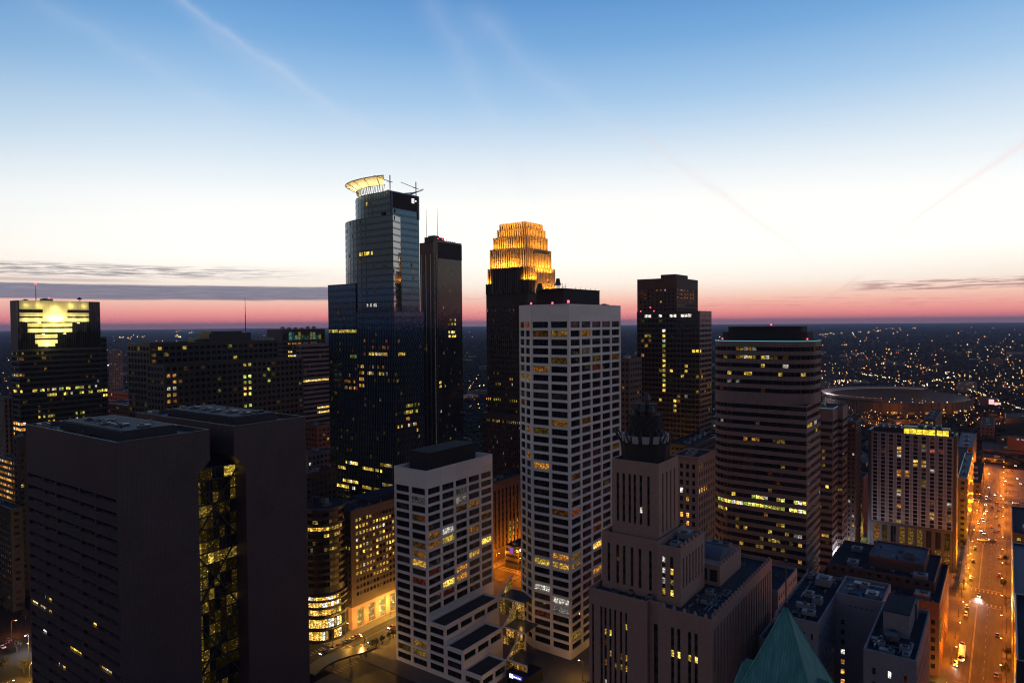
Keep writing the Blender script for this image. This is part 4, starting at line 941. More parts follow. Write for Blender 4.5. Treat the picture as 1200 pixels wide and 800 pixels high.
# ------------------------------------------------------------------ green copper clock tower roof
def copper_roof():
    u, v, z = at(921, 712, 131)
    B = Bld('clock_tower', 'steep green copper pyramid roof of a clock tower at the bottom edge', 'clock tower', u, v, ['granite'])
    m, t, o = newmat('verdigris copper'); b = t.new('ShaderNodeBsdfPrincipled'); uv = uvnode(t)
    sx = t.new('ShaderNodeSeparateXYZ'); t.put(sx.inputs[0], uv)
    seam = t.m('LESS_THAN', t.m('FRACT', t.m('DIVIDE', sx.outputs[0], .55)), .14)
    n = t.noise(t.vm('MULTIPLY', uv, (1.0, .25, 1)), .9, 5)
    c = t.ramp(n, [(.25, (.022, .15, .15)), (.5, (.045, .25, .235)), (.75, (.11, .36, .32))])
    t.put(b.inputs['Base Color'], t.mix(seam, c, (.03, .14, .125, 1))); b.inputs['Roughness'].default_value = .6
    t.l.new(b.outputs[0], o.inputs[0]); M['copper'] = m
    h = z; w = 12.3; zb = h-27.0
    mb = MB(); mb.prism(rect(-w, w, -w, w), zb, h, 0, False, rect(-.25, .25, -.25, .25))
    B.part('roof', mb, 'copper')
    rb = MB()
    for sx_, sy in ((-1, -1), (1, -1), (1, 1), (-1, 1)): rb.bar((sx_*w, sy*w, zb), (sx_*.2, sy*.2, h), .28)
    for k in range(-3, 4):
        for s in (-1, 1):
            rb.bar((k*w/4, s*w*1.003, zb), (k*.06, s*.25, h-.3), .09); rb.bar((s*w*1.003, k*w/4, zb), (s*.25, k*.06, h-.3), .09)
    B.part('ridge', rb, 'copper')
    B.wall.box(-w-.6, w+.6, -w-.6, w+.6, 0, zb-.5); B.wall.box(-w-1, w+1, -w-1, w+1, zb-.5, zb)
    for sx_, sy in ((-1, -1), (1, -1), (1, 1), (-1, 1)):
        p = MB(); x, y = sx_*(w-.3), sy*(w-.3)
        p.cyl(x, y, 2.1, zb, zb+2.0, 8, 1); p.cyl(x, y, 2.4, zb+2.0, zb+8.2, 8, 0, .08); B.part('pinnacle', p, ['copper', 'granite'])
    for d in range(4):                          # dormers low on each slope
        p = MB(); a = math.pi/2*d; c_, s_ = math.cos(a), math.sin(a)
        def q(x, y): return (x*c_-y*s_, x*s_+y*c_)
        p.prism([q(w-9, -2), q(w-2.8, -2), q(w-2.8, 2), q(w-9, 2)], zb, zb+7.2, 1)
        p.prism([q(w-9.2, -2.4), q(w-2.4, -2.4), q(w-2.4, 2.4), q(w-9.2, 2.4)], zb+7.2, zb+15.0, 0, True, [q(w-9.2, -.05), q(w-4.6, -.05), q(w-4.6, .05), q(w-9.2, .05)]); B.part('dormer', p, ['copper', 'granite'])
    f = MB(); f.cyl(0, 0, .16, h-.3, h+13.5, 6, 0, .05); f.cyl(0, 0, .4, h+.4, h+1.2, 8); f.cyl(0, 0, .28, h+8.8, h+9.4, 8); B.part('finial', f, 'pole')
    B.done()
copper_roof()
# ------------------------------------------------------------------ low blocks, bottom right
def court_block():
    B = Bld('office_block', 'grey U-shaped block with a column of amber lit windows in its dark court', 'office block', 225, 20, ['grey'],
            lits=[(984, 752, 992, 800, 'a2 o2 o3'), (1035, 776, 1046, 790, 'y3 a3'), (1035, 790, 1046, 800, 'y2 a2'), (1055, 780, 1066, 795, 'r0')], p=[(.0, 'o0')], cap=100)
    H = 62.0
    g = lambda n, top=6, frac=.22, pitch=4.2: (lambda L, z0, z1: dict(cols=bays(n, L, frac, .8), rows=flr(z1-top-pitch*8, z1-top, pitch, .5), depth=.3))
    B.vol(rect(0, 42, 0, 13.8), 0, H, {0: g(12, 4, .4), 3: g(3, 4)}, par=1.2, ri=0)
    B.vol(rect(40, 60, 13.85, 29), 0, H+.4, {3: lambda L, z0, z1: dict(cols=[(L*.12, L*.12+1.3)] , rows=flr(z1-3-4.2*9, z1-7, 3.6, .5), depth=.3)}, par=1.0, ri=1)
    B.vol(rect(13, 60.2, 29.05, 43), 0, H-1.0, {0: g(11, 4, .45, 3.6), 3: g(5, 3)}, par=1.2)
    vt = MB()
    for i in range(5): vt.box(39.9, 39.99, 17+i*1.7, 17.5+i*1.7, H-3.6, H-3.1)
    B.part('vent_hole', vt, 'pole')
    mb = MB(); mb.box(17, 33, 3.6, 10.8, H-1.2, H+6.2); mb.box(16.8, 33.2, 3.4, 11, H+6.2, H+6.6, 1); B.part('penthouse', mb, ['grey', 'roof'])
    mb = MB(); mb.box(34, 39, 3, 8.5, H-1.2, H+4.2); B.part('stair_head', mb, 'roofpale')
    B.unit(12, 6, 3.4, 3.4, 2.6, H-1.2, 'roofpale'); mb = MB(); mb.box(9.5, 13, 6, 9.5, H+1.5, H+1.8); B.part('pale_hatch', mb, 'roofpale')
    for x, y, w, d, h in ((2, 2, 3, 2, 1.4), (2.5, 6, 2, 4, 1.1), (6, 2.5, 2.2, 2.6, 1.8), (6.5, 9, 1.6, 2, 1.5), (9, 2, 1.5, 3, .9)): B.unit(x, y, w, d, h, H-1.2)
    pipe = MB(); pipe.bar((3, 10, H-.9), (11, 10.5, H-.9), .25); pipe.bar((4, 5, H-.6), (10, 4.4, H-.6), .3); pipe.bar((8, 4, H-.8), (8, 11, H-.8), .25); B.part('duct', pipe, 'metal')
    for x, y, w, d, h in ((16, 31, 3, 4, 1.5), (21, 32, 2, 6, 1.8), (27, 31, 3, 3, 2.5), (32, 35, 4, 3, 1.6), (44, 16, 5, 4, 1.5), (52, 20, 3, 5, 1.8), (46, 32, 6, 5, 2.8)): B.unit(x, y, w, d, h, H-.8)
    clutter(B, 1.5, 14, 1.5, 12, H-1.2, 16, 3); clutter(B, 34, 40, 9, 12, H-1.2, 5, 4); clutter(B, 42, 58, 15, 27, H-.6, 18, 5); clutter(B, 15, 58, 30.5, 41, H-2, 26, 6)
    B.done()
    B = Bld('low_block', 'pale low block with small dark windows between the stone tower and the copper roof', 'low block', 300, 78, ['roofwall'], p=[(.02, 'o1')], cap=70)
    f = lambda L, z0, z1: dict(cols=bays(9, L, .42, 1), rows=flr(z1-21, z1-2, 3.8, .5), depth=.25)
    B.vol(rect(0, 33, 0, 48), 0, 45, {0: f, 3: f}, par=1.0)
    for i in range(4): B.unit(5+6*i, 8+7*(i % 2), 3, 3, 1.6, 44)
    clutter(B, 2, 30, 2, 45, 44, 20, 7)
    B.done()
    B = Bld('low_block', 'dark low flat roof beside the green copper pyramid', 'low block', 265, 64, ['grey'], cap=10)
    B.vol(rect(0, 33, 0, 12), 0, 39, {}, par=1.0)
    for i in range(6): B.unit(3+4.6*i, 2+4*(i % 2), 2.6, 2.4, 1.3+.4*(i % 3), 38)
    B.done()
M['roofwall'] = wallmat('pale rendered wall', (.30, .26, .25), (1.5, .8), jd=.94)
court_block()
def brick_block():
    B = Bld('brick_block', 'long dark red brick block with a layered roof in front of the hotel', 'low block', 356, 23, ['redbrick'], lits=[(1106, 695, 1120, 722, 'g1')], p=[(.02, 'o0')], cap=80)
    H = 33.5
    f = F_punch(3.2, 4.0, .5, .55, m=.8, top=3.0, depth=.3)
    B.vol(rect(0, 60, 0, 51), 0, H, {0: f, 3: f}, par=1.3)
    B.vol(rect(14, 58, 3, 49), H-1.3, H+4.5, {3: F_punch(4, 4, .4, .4, m=1, depth=.2)}, par=1.0)
    B.vol(rect(24, 52, 8, 32), H+3.5, H+9, {}, par=.8, ri=1)
    mb = MB()
    for i in range(12): mb.box(-.25, 0, 2+4.1*i, 3+4.1*i, H-6, H+.7)
    B.part('pilaster', mb, 'redbrick')
    for x, y, w, d, h, z in ((3, 4, 5, 6, 3.2, H-1.3), (4, 20, 4, 5, 2.2, H-1.3), (5, 38, 3, 4, 2, H-1.3), (18, 36, 6, 5, 2.2, H+3.5), (30, 12, 7, 5, 2.6, H+8.2), (16, 6, 5, 6, 2.6, H+3.5), (42, 38, 6, 5, 2, H+3.5)): B.unit(x, y, w, d, h, z, 'roofpale' if rnd.random() < .3 else 'metal')
    clutter(B, 2, 12, 2, 48, H-1.3, 18, 8); clutter(B, 16, 23, 5, 46, H+3.5, 14, 9); clutter(B, 26, 50, 10, 30, H+8.2, 12, 10)
    g = MB(); g.box(4, 12, -.08, -.02, 20, 24); g.box(4, 12, -.08, -.02, 14, 18); B.part('lit_panel', g, 'g1')
    B.done()
brick_block()
def right_edge():
    B = Bld('office_block', 'dark blue block cut by the bottom right corner beside the orange street', 'office block', 225, -52, ['slate'], p=[(.0, 'o0')], cap=20)
    B.vol(rect(0, 55, 0, 49.0), 0, 69, {3: F_band(4.4, .45, m=1, top=7, glass='ggrey', depth=.3)}, par=1.2); B.unit(4, 40, 5, 4, 2, 67.8); B.done()
    B = Bld('parking_garage', 'dark striped parking garage with cars on its pale roof at the right edge', 'parking garage', 356, -62, ['slate', 'roofpale'], cap=20)
    z = 0
    B.vol(rect(0, 90, 0, 58.5), 0, 42, {3: F_band(6, .55, m=1.5, top=1.2, glass='ggrey', depth=.8)}, par=1.1, ri=1)
    B.done(['roofpale', 'roofpale'])
    B = Bld('office_block', 'brown block beyond the garage at the right edge of the street', 'office block', 490, -62, ['brown'], lits=[(1190, 605, 1200, 632, 'g2 y2')], p=[(.05, 'o1 y1 o0')], cap=40)
    f = F_punch(4, 3.8, .5, .5, m=1, top=1.5)
    B.vol(rect(0, 70, 0, 58.0), 0, 36, {3: f}, par=1); B.unit(8, 48, 7, 5, 3, 35); B.done()
right_edge()
# ------------------------------------------------------------------ round glass lobby building and its stone wing
def round_corner():
    u, v, z = at(377, 590, 352)
    B = Bld('round_tower', 'round glass drum with brightly lit curved lobby floors at the street corner', 'glass drum', u, v, ['dark'],
            lits=[(355, 690, 400, 696, 'a1 y2'), (355, 697, 400, 710, 'a3 y3 a3 w3'), (355, 711, 400, 722, 'a3 a2 y3'), (355, 722, 400, 742, 'w3 a3 y3 a3'), (355, 744, 400, 762, 'a3 a2 y3 o3'), (362, 612, 400, 619, 'y2 a2 y1', .9), (355, 619, 400, 628, 'a3 y3 a2 y2', .95), (385, 632, 400, 644, 'a2 y1', .6), (355, 636, 400, 650, 'y0 a1', .3)], p=[(.03, 'o1 y0')], cap=100)
    H = z; r = 11.5
    n = 26; p = [(r*math.cos(2*math.pi*i/n), r*math.sin(2*math.pi*i/n)) for i in range(n)]
    zl = 24.0
    fb = F_band(3.55, .62, m=.02, top=1.2, glass='gblack', depth=.15, cell=1.4)
    B.vol(p, zl, H, {i: fb for i in range(n//2-2, n)}, par=.8)
    r2 = 12.6; q = [(r2*math.cos(2*math.pi*i/n), r2*math.sin(2*math.pi*i/n)) for i in range(n)]
    fl = lambda L, z0, z1: dict(cols=[(.05, L-.05)], rows=[(.8, 6.2), (7.0, 12.4), (13.6, 17.0), (17.8, 20.6), (21.4, 23.4)], kind='band', glass='gblack', depth=.2, cell=1.5)
    B.vol(q, 0, zl, {i: fl for i in range(n//2-2, n)}, par=.0, wi=0)
    mb = MB(); mb.cyl(-1, 3, 2.2, H-.8, H+3.6, 12); B.part('stair_head', mb, 'steel'); B.unit(-2, -5, 4.5, 2.5, 1.6, H-.8, 'roofpale'); B.unit(2.5, 1, 3, 2.6, 2.2, H-.8)
    B.done(['roof'])
    u, v = 236.5, 276.0
    lit = [(410, 608, 458, 626, 'y2 y3 a2', .8), (410, 622, 458, 636, 'y2 y3', .85), (410, 632, 458, 650, 'y2 a2 y3', .75), (452, 608, 462, 628, 'w2 y3', .7), (400, 638, 420, 644, 'y2'), (415, 656, 456, 674, 'a2 y2', .85), (412, 680, 462, 720, 'o0 o1', .3), (412, 684, 425, 700, 'y1')]
    lit[0:3] = [(410, 604+0, 462, 652, 'y2 y3 a2', .75)]
    B = Bld('office_block', 'stone wing along the street with rows of yellow windows above a glowing arcade', 'office block', u, v, ['brown', 'lime'], lits=lit[0:1]+lit[1:], p=[(.02, 'o0 o1')], cap=100)
    H = 63.0; L = 75.0
    f = lambda L_, z0, z1: dict(cols=bays(30, L_, .7, 3.0, .5), rows=flr(z1-4-3.55*12, z1-4, 3.55, .52), depth=.25)
    B.vol(rect(0, L, 0, 22), 12, H, {0: f, 3: F_punch(2.4, 3.55, .5, .5, m=.5, top=4)}, par=1.2)
    B.vol(rect(.1, L-.1, .1, 21.9), 0, 11.98, {0: lambda L_, z0, z1: dict(cols=bays(9, L_, .62, 2), rows=[(.4, 10.2)], depth=1.0, name='arcade_bay')}, par=0, wi=1)
    for w in WIN[-9:]: w[5] = rnd.choice(['arcade', 'arcade2'])
    for i in range(9): lamp('arcade_lamp', B, (6+8.1*i, -3.5, 5), (1, .50, .08), 2.6e3, .6)
    mb = MB(); mb.box(18, 60, 6, 20, H-1.2, H+1.2); B.part('roof_step', mb, 'roof')
    for i in range(3): B.unit(6+5*i, 14, 3, 3, 1.3, H-1.2, 'roofpale')
    clutter(B, 3, 50, 2, 20, H-1.2, 14, 15)
    B.done(['roof'])
M['arcade'] = emit('lit arcade', (1, .66, .16), 1.5, False, .5, .35); M['arcade2'] = emit('lit arcade dim', (1, .60, .14), .8, False, .5, .35)
round_corner()
# ------------------------------------------------------------------ other buildings seen between the towers
def simple(name, label, cat, pxc, pyc, Y, pxl, pxr, mat, f, lits=(), p=((.03, 'o0 y0'),), cap=30, units=2, par=.8, roof='roof', zt=None, glass=None, deep=None, rot=0.0):
    u, v, z = at(pxc, pyc, Y)
    if zt: z = zt
    du, dv = 1, 0
    c, s = math.cos(rot), math.sin(rot)
    W = ext(u, v, -s, c, pxl) if pxl is not None else deep; L = ext(u, v, c, s, pxr) if pxr is not None else deep
    W = max(6, min(abs(W), 90)); L = max(6, min(abs(L), 110))
    B = Bld(name, label, cat, u, v, [mat], lits=lits, p=p, cap=cap, rot=rot)
    B.vol(rect(0, L, 0, W), 0, z, {0: f, 3: f}, par=par)
    for i in range(units): B.unit(L*(.15+.25*i), W*.3+i, min(4, L*.15), min(4, W*.3), 1.8+i*.4, z-par)
    B.done([roof]); B.L, B.W, B.H = L, W, z
    return B
P1 = F_punch(3.4, 3.7, .55, .5, m=.6, top=1.5, depth=.25)
P2 = F_punch(2.8, 3.2, .6, .55, m=.5, top=1.2, depth=.2)
PB = F_band(3.9, .5, m=.4, top=1.5, glass='ggrey', depth=.2)
# left background
b = simple('office_tower', 'banded grey tower with a turquoise lit crown storey left of the blue glass tower', 'tower', 330, 386, 640, 313, 381, 'slate', F_band(3.9, .5, m=.4, top=11.5, glass='ggrey', depth=.2), lits=[(333, 394, 372, 404, 'o1 a1 o2', .5), (337, 412, 372, 417, 'y3 a3', .95), (360, 405, 380, 410, 'w1 r1', .5)], units=0, cap=60)
g = MB(); n = 14
for i in range(n):
    q = MB(); x = 1+i*(b.L-2)/n; q.box(x, x+(b.L-2)/n*.85, -.12, -.02, b.H-10, b.H-2.5-rnd.random()*4); b.part('crown_window', q, rnd.choice(['c1', 'c0', 'c1', 'gblack', 'gblack', 'c0', 'y1']))
for i in range(6): b.unit(3+i*b.L/7, 3, 2.5, 3, 2+rnd.random()*1.5, b.H-.8)
simple('office_block', 'pale banded slab with two bright yellow window rows behind the mast block', 'office block', 352, 403, 560, 348, 392, 'band', PB, lits=[(354, 442, 386, 448, 'y3 a3'), (372, 472, 386, 486, 'a3 y3', .95)], p=((.02, 'o0'),), cap=60)
simple('brick_block', 'dim brown brick block low behind the grey slab beside the blue glass tower', 'office block', 372, 499, 500, 352, 386, 'redbrick', P1, p=((.06, 'o1 a1 o2'),), cap=60)
simple('low_block', 'grey low block with two white lit windows left of the blue glass tower', 'low block', 360, 532, 455, 345, 392, 'band', P1, lits=[(356, 540, 366, 548, 'w2 w3', .7), (378, 530, 386, 546, 'y2', .4)], cap=40)
simple('brick_block', 'dark brick block directly behind the round glass drum', 'office block', 358, 556, 410, 346, 392, 'brown', P1, cap=40)
simple('apartment_tower', 'pale apartment tower speckled with lights right of the crown tower', 'apartment tower', 133, 410, 900, 127, 143, 'band', P2, p=((.14, 'o1 a1 o2 w1'),), cap=60)
simple('apartment_tower', 'dim brown apartment tower beyond the left gap left of the mast block', 'apartment tower', 160, 418, 1000, 154, 176, 'brown', P2, p=((.10, 'o1 r1 o0'),), cap=30)
simple('brick_block', 'low brick block with a few lit windows right of the crown tower base', 'low block', 150, 460, 640, 122, 178, 'redbrick', P1, p=((.05, 'o1 y2'),), cap=40)
simple('low_block', 'flat roofed low block before the brick one in the left gap', 'low block', 160, 476, 560, 118, 186, 'slate', P1, p=((.02, 'o1'),), cap=30)
simple('office_tower', 'ribbed purple grey tower cut by the left edge of the photo', 'tower', 4, 466, 520, -40, 9, 'band', F_punch(2.4, 3.8, .5, .8, m=.3, top=1, depth=.4), p=((.03, 'o1 o2'),), cap=40)
simple('low_block', 'low garage with orange lit decks at the far left edge', 'parking garage', 14, 538, 430, -30, 17.5, 'brown', F_band(3.8, .5, m=.5, top=.8, glass='o1', depth=.5), cap=20, p=((.6, 'o2 a2 o3'),))
simple('low_block', 'black low tower just left of the granite slabs with two tiny lights', 'office block', 20, 512, 400, 17, 34, 'dark', P1, lits=[(24, 566, 30, 572, 'y2'), (27, 588, 33, 592, 'a2')], p=((.01, 'o0'),), cap=20)
simple('low_block', 'flat dark hall with a pale roof edge at the left edge', 'hall', 12, 596, 380, -40, 18, 'slate', P1, p=((.02, 'o1'),), cap=10)
simple('low_block', 'glass hall with two strips of bright yellow windows at the left edge', 'hall', 24, 640, 470, -60, 26, 'slate', lambda L, z0, z1: dict(cols=[(.4, L-.4)], rows=[(z1-4, z1-2.6), (z1-9.5, z1-6)], kind='band', glass='gblack', depth=.2, cell=4), roof='roofpale', cap=20, p=((.8, 'y3 g2 y2'),), units=1)
# right of the white tower, behind the stone tower
simple('office_block', 'dark block with a few amber windows between the white and brown towers', 'office block', 738, 420, 430, 722, 752, 'brown', F_punch(3, 3.8, .6, .5, m=.5, top=1.5, depth=.2), p=((.05, 'a1 o1 y1'),), cap=60)
b = simple('stone_hall', 'weathered stone block with arched top windows and flood lamps behind the stone tower', 'office block', 818, 536, 345, 786, 838, 'lime', F_punch(3.4, 4.2, .5, .6, m=.8, top=3, depth=.4), lits=[(818, 566, 830, 576, 'a3'), (818, 544, 824, 552, 'y1'), (796, 570, 803, 577, 'a3 y2'), (796, 596, 806, 604, 'o3 a3'), (806, 600, 812, 606, 'a2'), (796, 612, 808, 620, 'o3 w3'), (800, 584, 812, 592, 'a2'), (825, 608, 832, 616, 'y1')], cap=60)
mb = MB(); mb.box(-.8, b.L+.5, -.8, 0, b.H-.6, b.H+.3); mb.box(-.8, 0, 0, b.W+.5, b.H-.6, b.H+.3); b.part('cornice', mb, 'lime')
simple('office_block', 'low flat roof with red rooftop lights left of the rounded tower', 'low block', 812, 522, 470, 780, 842, 'slate', P1, cap=30, units=4, p=((.02, 'o1'),))
# between the white towers
b = simple('ribbed_block', 'dark block with tall ribs down the lit side street between the white towers', 'office block', 577, 566, 452, 560, 612, 'darkrib', lambda L, z0, z1: dict(cols=bays(max(3, int(L/4)), L, .45, .8), rows=[(9+4*j, 11.6+4*j) for j in range(10)], kind='strip', depth=.8, si=0), lits=[(596, 606, 606, 634, 'y2 y3 g2', .6)], cap=60)
b = simple('shop_block', 'low dark block with purple and amber shop lights between the white towers', 'shop block', 607, 641, 440, 590, 622, 'dark', F_band(4, .5, m=.3, top=.8, glass='ggrey', depth=.3), lits=[(604, 638, 612, 646, 'y3 a3'), (596, 636, 604, 646, 'a1')], cap=30, units=1)
g = MB(); g.box(-.3, -.1, b.W*.35, b.W*.62, b.H-5, b.H-1); b.part('lit_panel', g, 'purple')
s = MB(); s.box(-.5, -.3, b.W*.12, b.W*.86, b.H-18.4, b.H-16.2); b.part('shop_sign', s, 'signwhite3')
# warehouses and blocks beyond the hotel, right
for i, a in enumerate((
    ('long brick warehouse with a pale roof strip behind the hotel', 1128, 548, 560, 1100, 1178, 'redbrick'),
    ('wide flat dark warehouse with a pale edge one row behind the brick one', 1140, 524, 680, 1122, 1200, 'brown'),
    ('dark loft block with two rows of yellow windows just behind the hotel roof', 1096, 492, 800, 1083, 1124, 'brown'),
    ('low reddish hall in front of the bright pink white plume of light', 1165, 500, 900, 1150, 1215, 'redbrick'),
    ('dim brown loft between the brick warehouse and the orange street', 1150, 566, 620, 1136, 1162, 'brown'),
    ('small corner block with a pale parapet hugging the hotel flank', 1134, 560, 480, 1124, 1146, 'slate'))):
    simple('warehouse', a[0], 'warehouse', a[1], a[2], a[3], a[4], a[5], a[6], F_punch(5, 4.2, .6, .5, m=1, top=1.5, depth=.3), p=((.06, 'o1 a1'),), cap=30,
           lits=[(1084, 492, 1122, 506, 'y2 y3 g2', .75)] if i == 2 else [], roof='roofpale' if i in (1, 5) else 'roof', units=3)
# ------------------------------------------------------------------ stadium
def stadium():
    u, v, z = at(1050, 472, 1240)
    o = thing('stadium', 'oval ballpark with a pale curved canopy and dark seating bowl behind the hotel', 'stadium', u, v, 0, None, R(-35)); o.scale = (.9, .9, .82)
    n = 72
    def ring(r0, z0, r1, z1, a0=0, a1=360, th=None):
        mb = MB()
        for i in range(n):
            a, b = R(a0+(a1-a0)*i/n), R(a0+(a1-a0)*(i+1)/n)
            def P(r, t, zz): return (r*1.12*math.cos(t), r*.95*math.sin(t), zz)
            mb.face([P(r0, a, z0), P(r0, b, z0), P(r1, b, z1), P(r1, a, z1)])
            if th: mb.face([P(r0, b, z0-th), P(r0, a, z0-th), P(r1, a, z1-th), P(r1, b, z1-th)]); mb.face([P(r1, a, z1-th), P(r1, a, z1), P(r1, b, z1), P(r1, b, z1-th)][::-1]); mb.face([P(r0, a, z0-th), P(r0, b, z0-th), P(r0, b, z0), P(r0, a, z0)][::-1])
        return mb
    obj('outer_wall', ring(128, 0, 128, 27), o, 'dark'); obj('seating', ring(78, 3, 124, 26), o, 'roofdark')
    obj('canopy', ring(115, 33.6, 132, 36, 20, 215, 1.2), o, 'canopyw')
    obj('upper_deck', ring(112, 20, 130, 31, 15, 220, 1.5), o, 'slate')
    rb = MB()
    for i in range(40):
        t = R(20+195*i/39); rb.bar((115*1.12*math.cos(t), 115*.95*math.sin(t), 33.8), (132*1.12*math.cos(t), 132*.95*math.sin(t), 36.3), .7)
    obj('canopy_rib', rb, o, 'pole')
    wp = MB()
    for i in range(60):
        t = R(6*i); c, q = math.cos(t), math.sin(t)
        wp.bar((128.6*1.12*c, 128.6*.95*q, 0), (128.6*1.12*c, 128.6*.95*q, 28.5), .9)
    obj('wall_pier', wp, o, 'brown'); obj('concourse_opening', ring(128.4, 12, 128.4, 16.5), o, 'dark'); obj('upper_opening', ring(128.4, 20, 128.4, 24), o, 'dark')
    for i in range(9):
        t = R(225+12*i); g = MB(); x, y = 129.2*1.12*math.cos(t), 129.2*.95*math.sin(t); g.box(-5, 5, -.4, .4, 5, 9); q = obj('lit_opening', g, o, rnd.choice(['o2', 'a2', 'o1']), (x, y, 0)); q.rotation_euler = (0, 0, t+PI/2)
    mb = MB(); mb.prism([(78*1.12*math.cos(2*math.pi*i/40), 78*.95*math.sin(2*math.pi*i/40)) for i in range(40)], .1, 3.0); obj('field', mb, o, 'field')
    for a in range(25, 216, 19):
        mb = MB(); t = R(a); mb.bar((131*1.12*math.cos(t), 131*.95*math.sin(t), 0), (128*1.12*math.cos(t), 128*.95*math.sin(t), 35), .9); obj('canopy_post', mb, o, 'pole')
    mb = MB(); mb.box(-14, 14, -3, 0, 14, 30); mb.box(-16, -13, -3, 0, 0, 14); mb.box(13, 16, -3, 0, 0, 14)
    s = obj('scoreboard', mb, o, 'dark', (118, -60, 0)); s.rotation_euler = (0, 0, R(40))
    for k, (x, y) in enumerate(((-40, -96), (0, -104), (40, -96))):
        mb = MB(); mb.box(-15, 15, -1.2, 0, 8, 12.5); q = obj('lit_concourse', mb, o, rnd.choice(['o2', 'a2', 'o2']), (x, y, 4)); q.rotation_euler = (0, 0, R(25*(k-1)))
    lamp('concourse_lamp', o, (0, -70, 20), (1, .45, .12), 3e5, 3)
    lamp('canopy_lamp', o, (-150, 30, 50), (1, .72, .68), 2.5e5, 3)
M['canopyw'] = plain('white canopy steel', (.26, .235, .24), .88); M['field'] = plain('ball field grass', (.03, .05, .025), .9)
stadium()
def bright_screen():
    u, v, z = at(1168, 478, 1250)
    B = Bld('event_hall', 'hall with a glaring pink white lit screen wall right of the ballpark', 'hall', u, v, ['redbrick'], cap=5)
    B.vol(rect(0, 40, 0, 30), 0, 14, {}); g = MB(); g.box(-.4, -.1, 4, 12, 4, 13); g.box(-.4, -.1, -6, 3.5, 3, 8); B.part('lit_screen', g, 'pinkscreen'); B.done()
glow('pinkscreen', (1, .50, .50), 1.3)
bright_screen()
def spire():
    u, v, z = at(174, 416, 940)
    o = thing('church', 'small church with a floodlit golden green spire left of the mast block', 'church', u, v)
    mb = MB(); mb.box(-4, 22, -6, 6, 0, 70); obj('nave', mb, o, 'brown')
    mb = MB(); mb.box(-3.2, 3.2, -3.2, 3.2, 70, z-20, 0); obj('tower', mb, o, 'goldspire')
    mb = MB(); mb.prism(rect(-2.6, 2.6, -2.6, 2.6), z-20, z, 0, False, rect(-.2, .2, -.2, .2)); obj('spire_roof', mb, o, 'copper')
    lamp('spire_floodlight', o, (-9, -4, z-27), (1, .6, .12), 3e4, .5); lamp('spire_floodlight', o, (-9, -4, z-12), (.5, 1, .7), 1e4, .5)
M['goldspire'] = plain('sandstone belfry', (.5, .38, .2), .8)
spire()
# ------------------------------------------------------------------ ground, roads, pavements
def grid_obj(name, mb, mat, z=0.0, kind='structure'):
    o = obj(name, mb, None, mat); o.rotation_euler = (0, 0, ROTZ); o.location = (0, 0, z); o['kind'] = kind; return o
def ground_mat():
    m, t, o = newmat('city ground'); b = t.new('ShaderNodeBsdfPrincipled'); b.inputs['Roughness'].default_value = .95; b.inputs['Specular IOR Level'].default_value = 0
    tc = t.new('ShaderNodeTexCoord'); vor = t.new('ShaderNodeTexVoronoi'); t.put(vor.inputs[0], tc.outputs['Object']); vor.inputs['Scale'].default_value = .012
    v2 = t.new('ShaderNodeTexVoronoi'); t.put(v2.inputs[0], tc.outputs['Object']); v2.inputs['Scale'].default_value = .05
    n = t.noise(tc.outputs['Object'], .0012, 5)
    f = t.m('ADD', t.m('MULTIPLY', n, .6), t.m('MULTIPLY', t.m('FRACT', t.m('MULTIPLY', v2.outputs['Color'], 1.0)), .5))
    c = t.ramp(f, [(.25, (.010, .011, .010)), (.55, (.017, .017, .017)), (.85, (.04, .038, .04))])
    t.put(b.inputs['Base Color'], c); t.l.new(b.outputs[0], o.inputs[0]); return m
M['ground'] = ground_mat()
def road_mat():
    m, t, o = newmat('asphalt'); b = t.new('ShaderNodeBsdfPrincipled'); b.inputs['Specular IOR Level'].default_value = .15; tc = t.new('ShaderNodeTexCoord')
    a = t.noise(t.vm('MULTIPLY', tc.outputs['Object'], (.12, .9, 1)), .7, 5); g = t.noise(tc.outputs['Object'], .25, 5); w = t.noise(tc.outputs['Object'], 2.2, 3)
    f = t.m('ADD', t.m('MULTIPLY', a, .5), t.m('ADD', t.m('MULTIPLY', g, .35), t.m('MULTIPLY', w, .15)))
    t.put(b.inputs['Base Color'], t.ramp(f, [(.34, (.012, .0115, .011)), (.52, (.028, .027, .026)), (.68, (.06, .057, .054))]))
    t.put(b.inputs['Roughness'], t.m('ADD', .45, t.m('MULTIPLY', g, .4))); t.l.new(b.outputs[0], o.inputs[0]); return m
M['road'] = road_mat(); M['pave'] = wallmat('concrete pavement', (.085, .078, .07), (1.8, 1.8), .9, .82, .35)
M['paint'] = plain('worn road paint', (.20, .19, .17), .8, var=.35, sc=.5)
gm = MB(); nseg = 64; RAD = 42000
gm.face([(RAD*math.cos(2*math.pi*i/nseg), RAD*math.sin(2*math.pi*i/nseg), 0) for i in range(nseg)])
grid_obj('ground', gm, 'ground')
STREETS = [(0, 18), (132, 150), (252, 270), (386, 404)]; AVES = [(202, 218), (334, 350), (466, 482), (594, 610), (724, 740)]
for a, b in STREETS:
    mb = MB(); e = 920 if a == 0 else 1400; mb.face([(202, a, 0), (e, a, 0), (e, b, 0), (202, b, 0)]); grid_obj('road', mb, 'road', .02)
for a, b in AVES:
    mb = MB(); mb.face([(a, -600, 0), (b, -600, 0), (b, 900, 0), (a, 900, 0)]); grid_obj('road', mb, 'road', .03)
ue = [218, 334, 350, 466, 482, 594, 610, 724, 740, 900]; ve = [-130, 0, 18, 132, 150, 252, 270, 386]
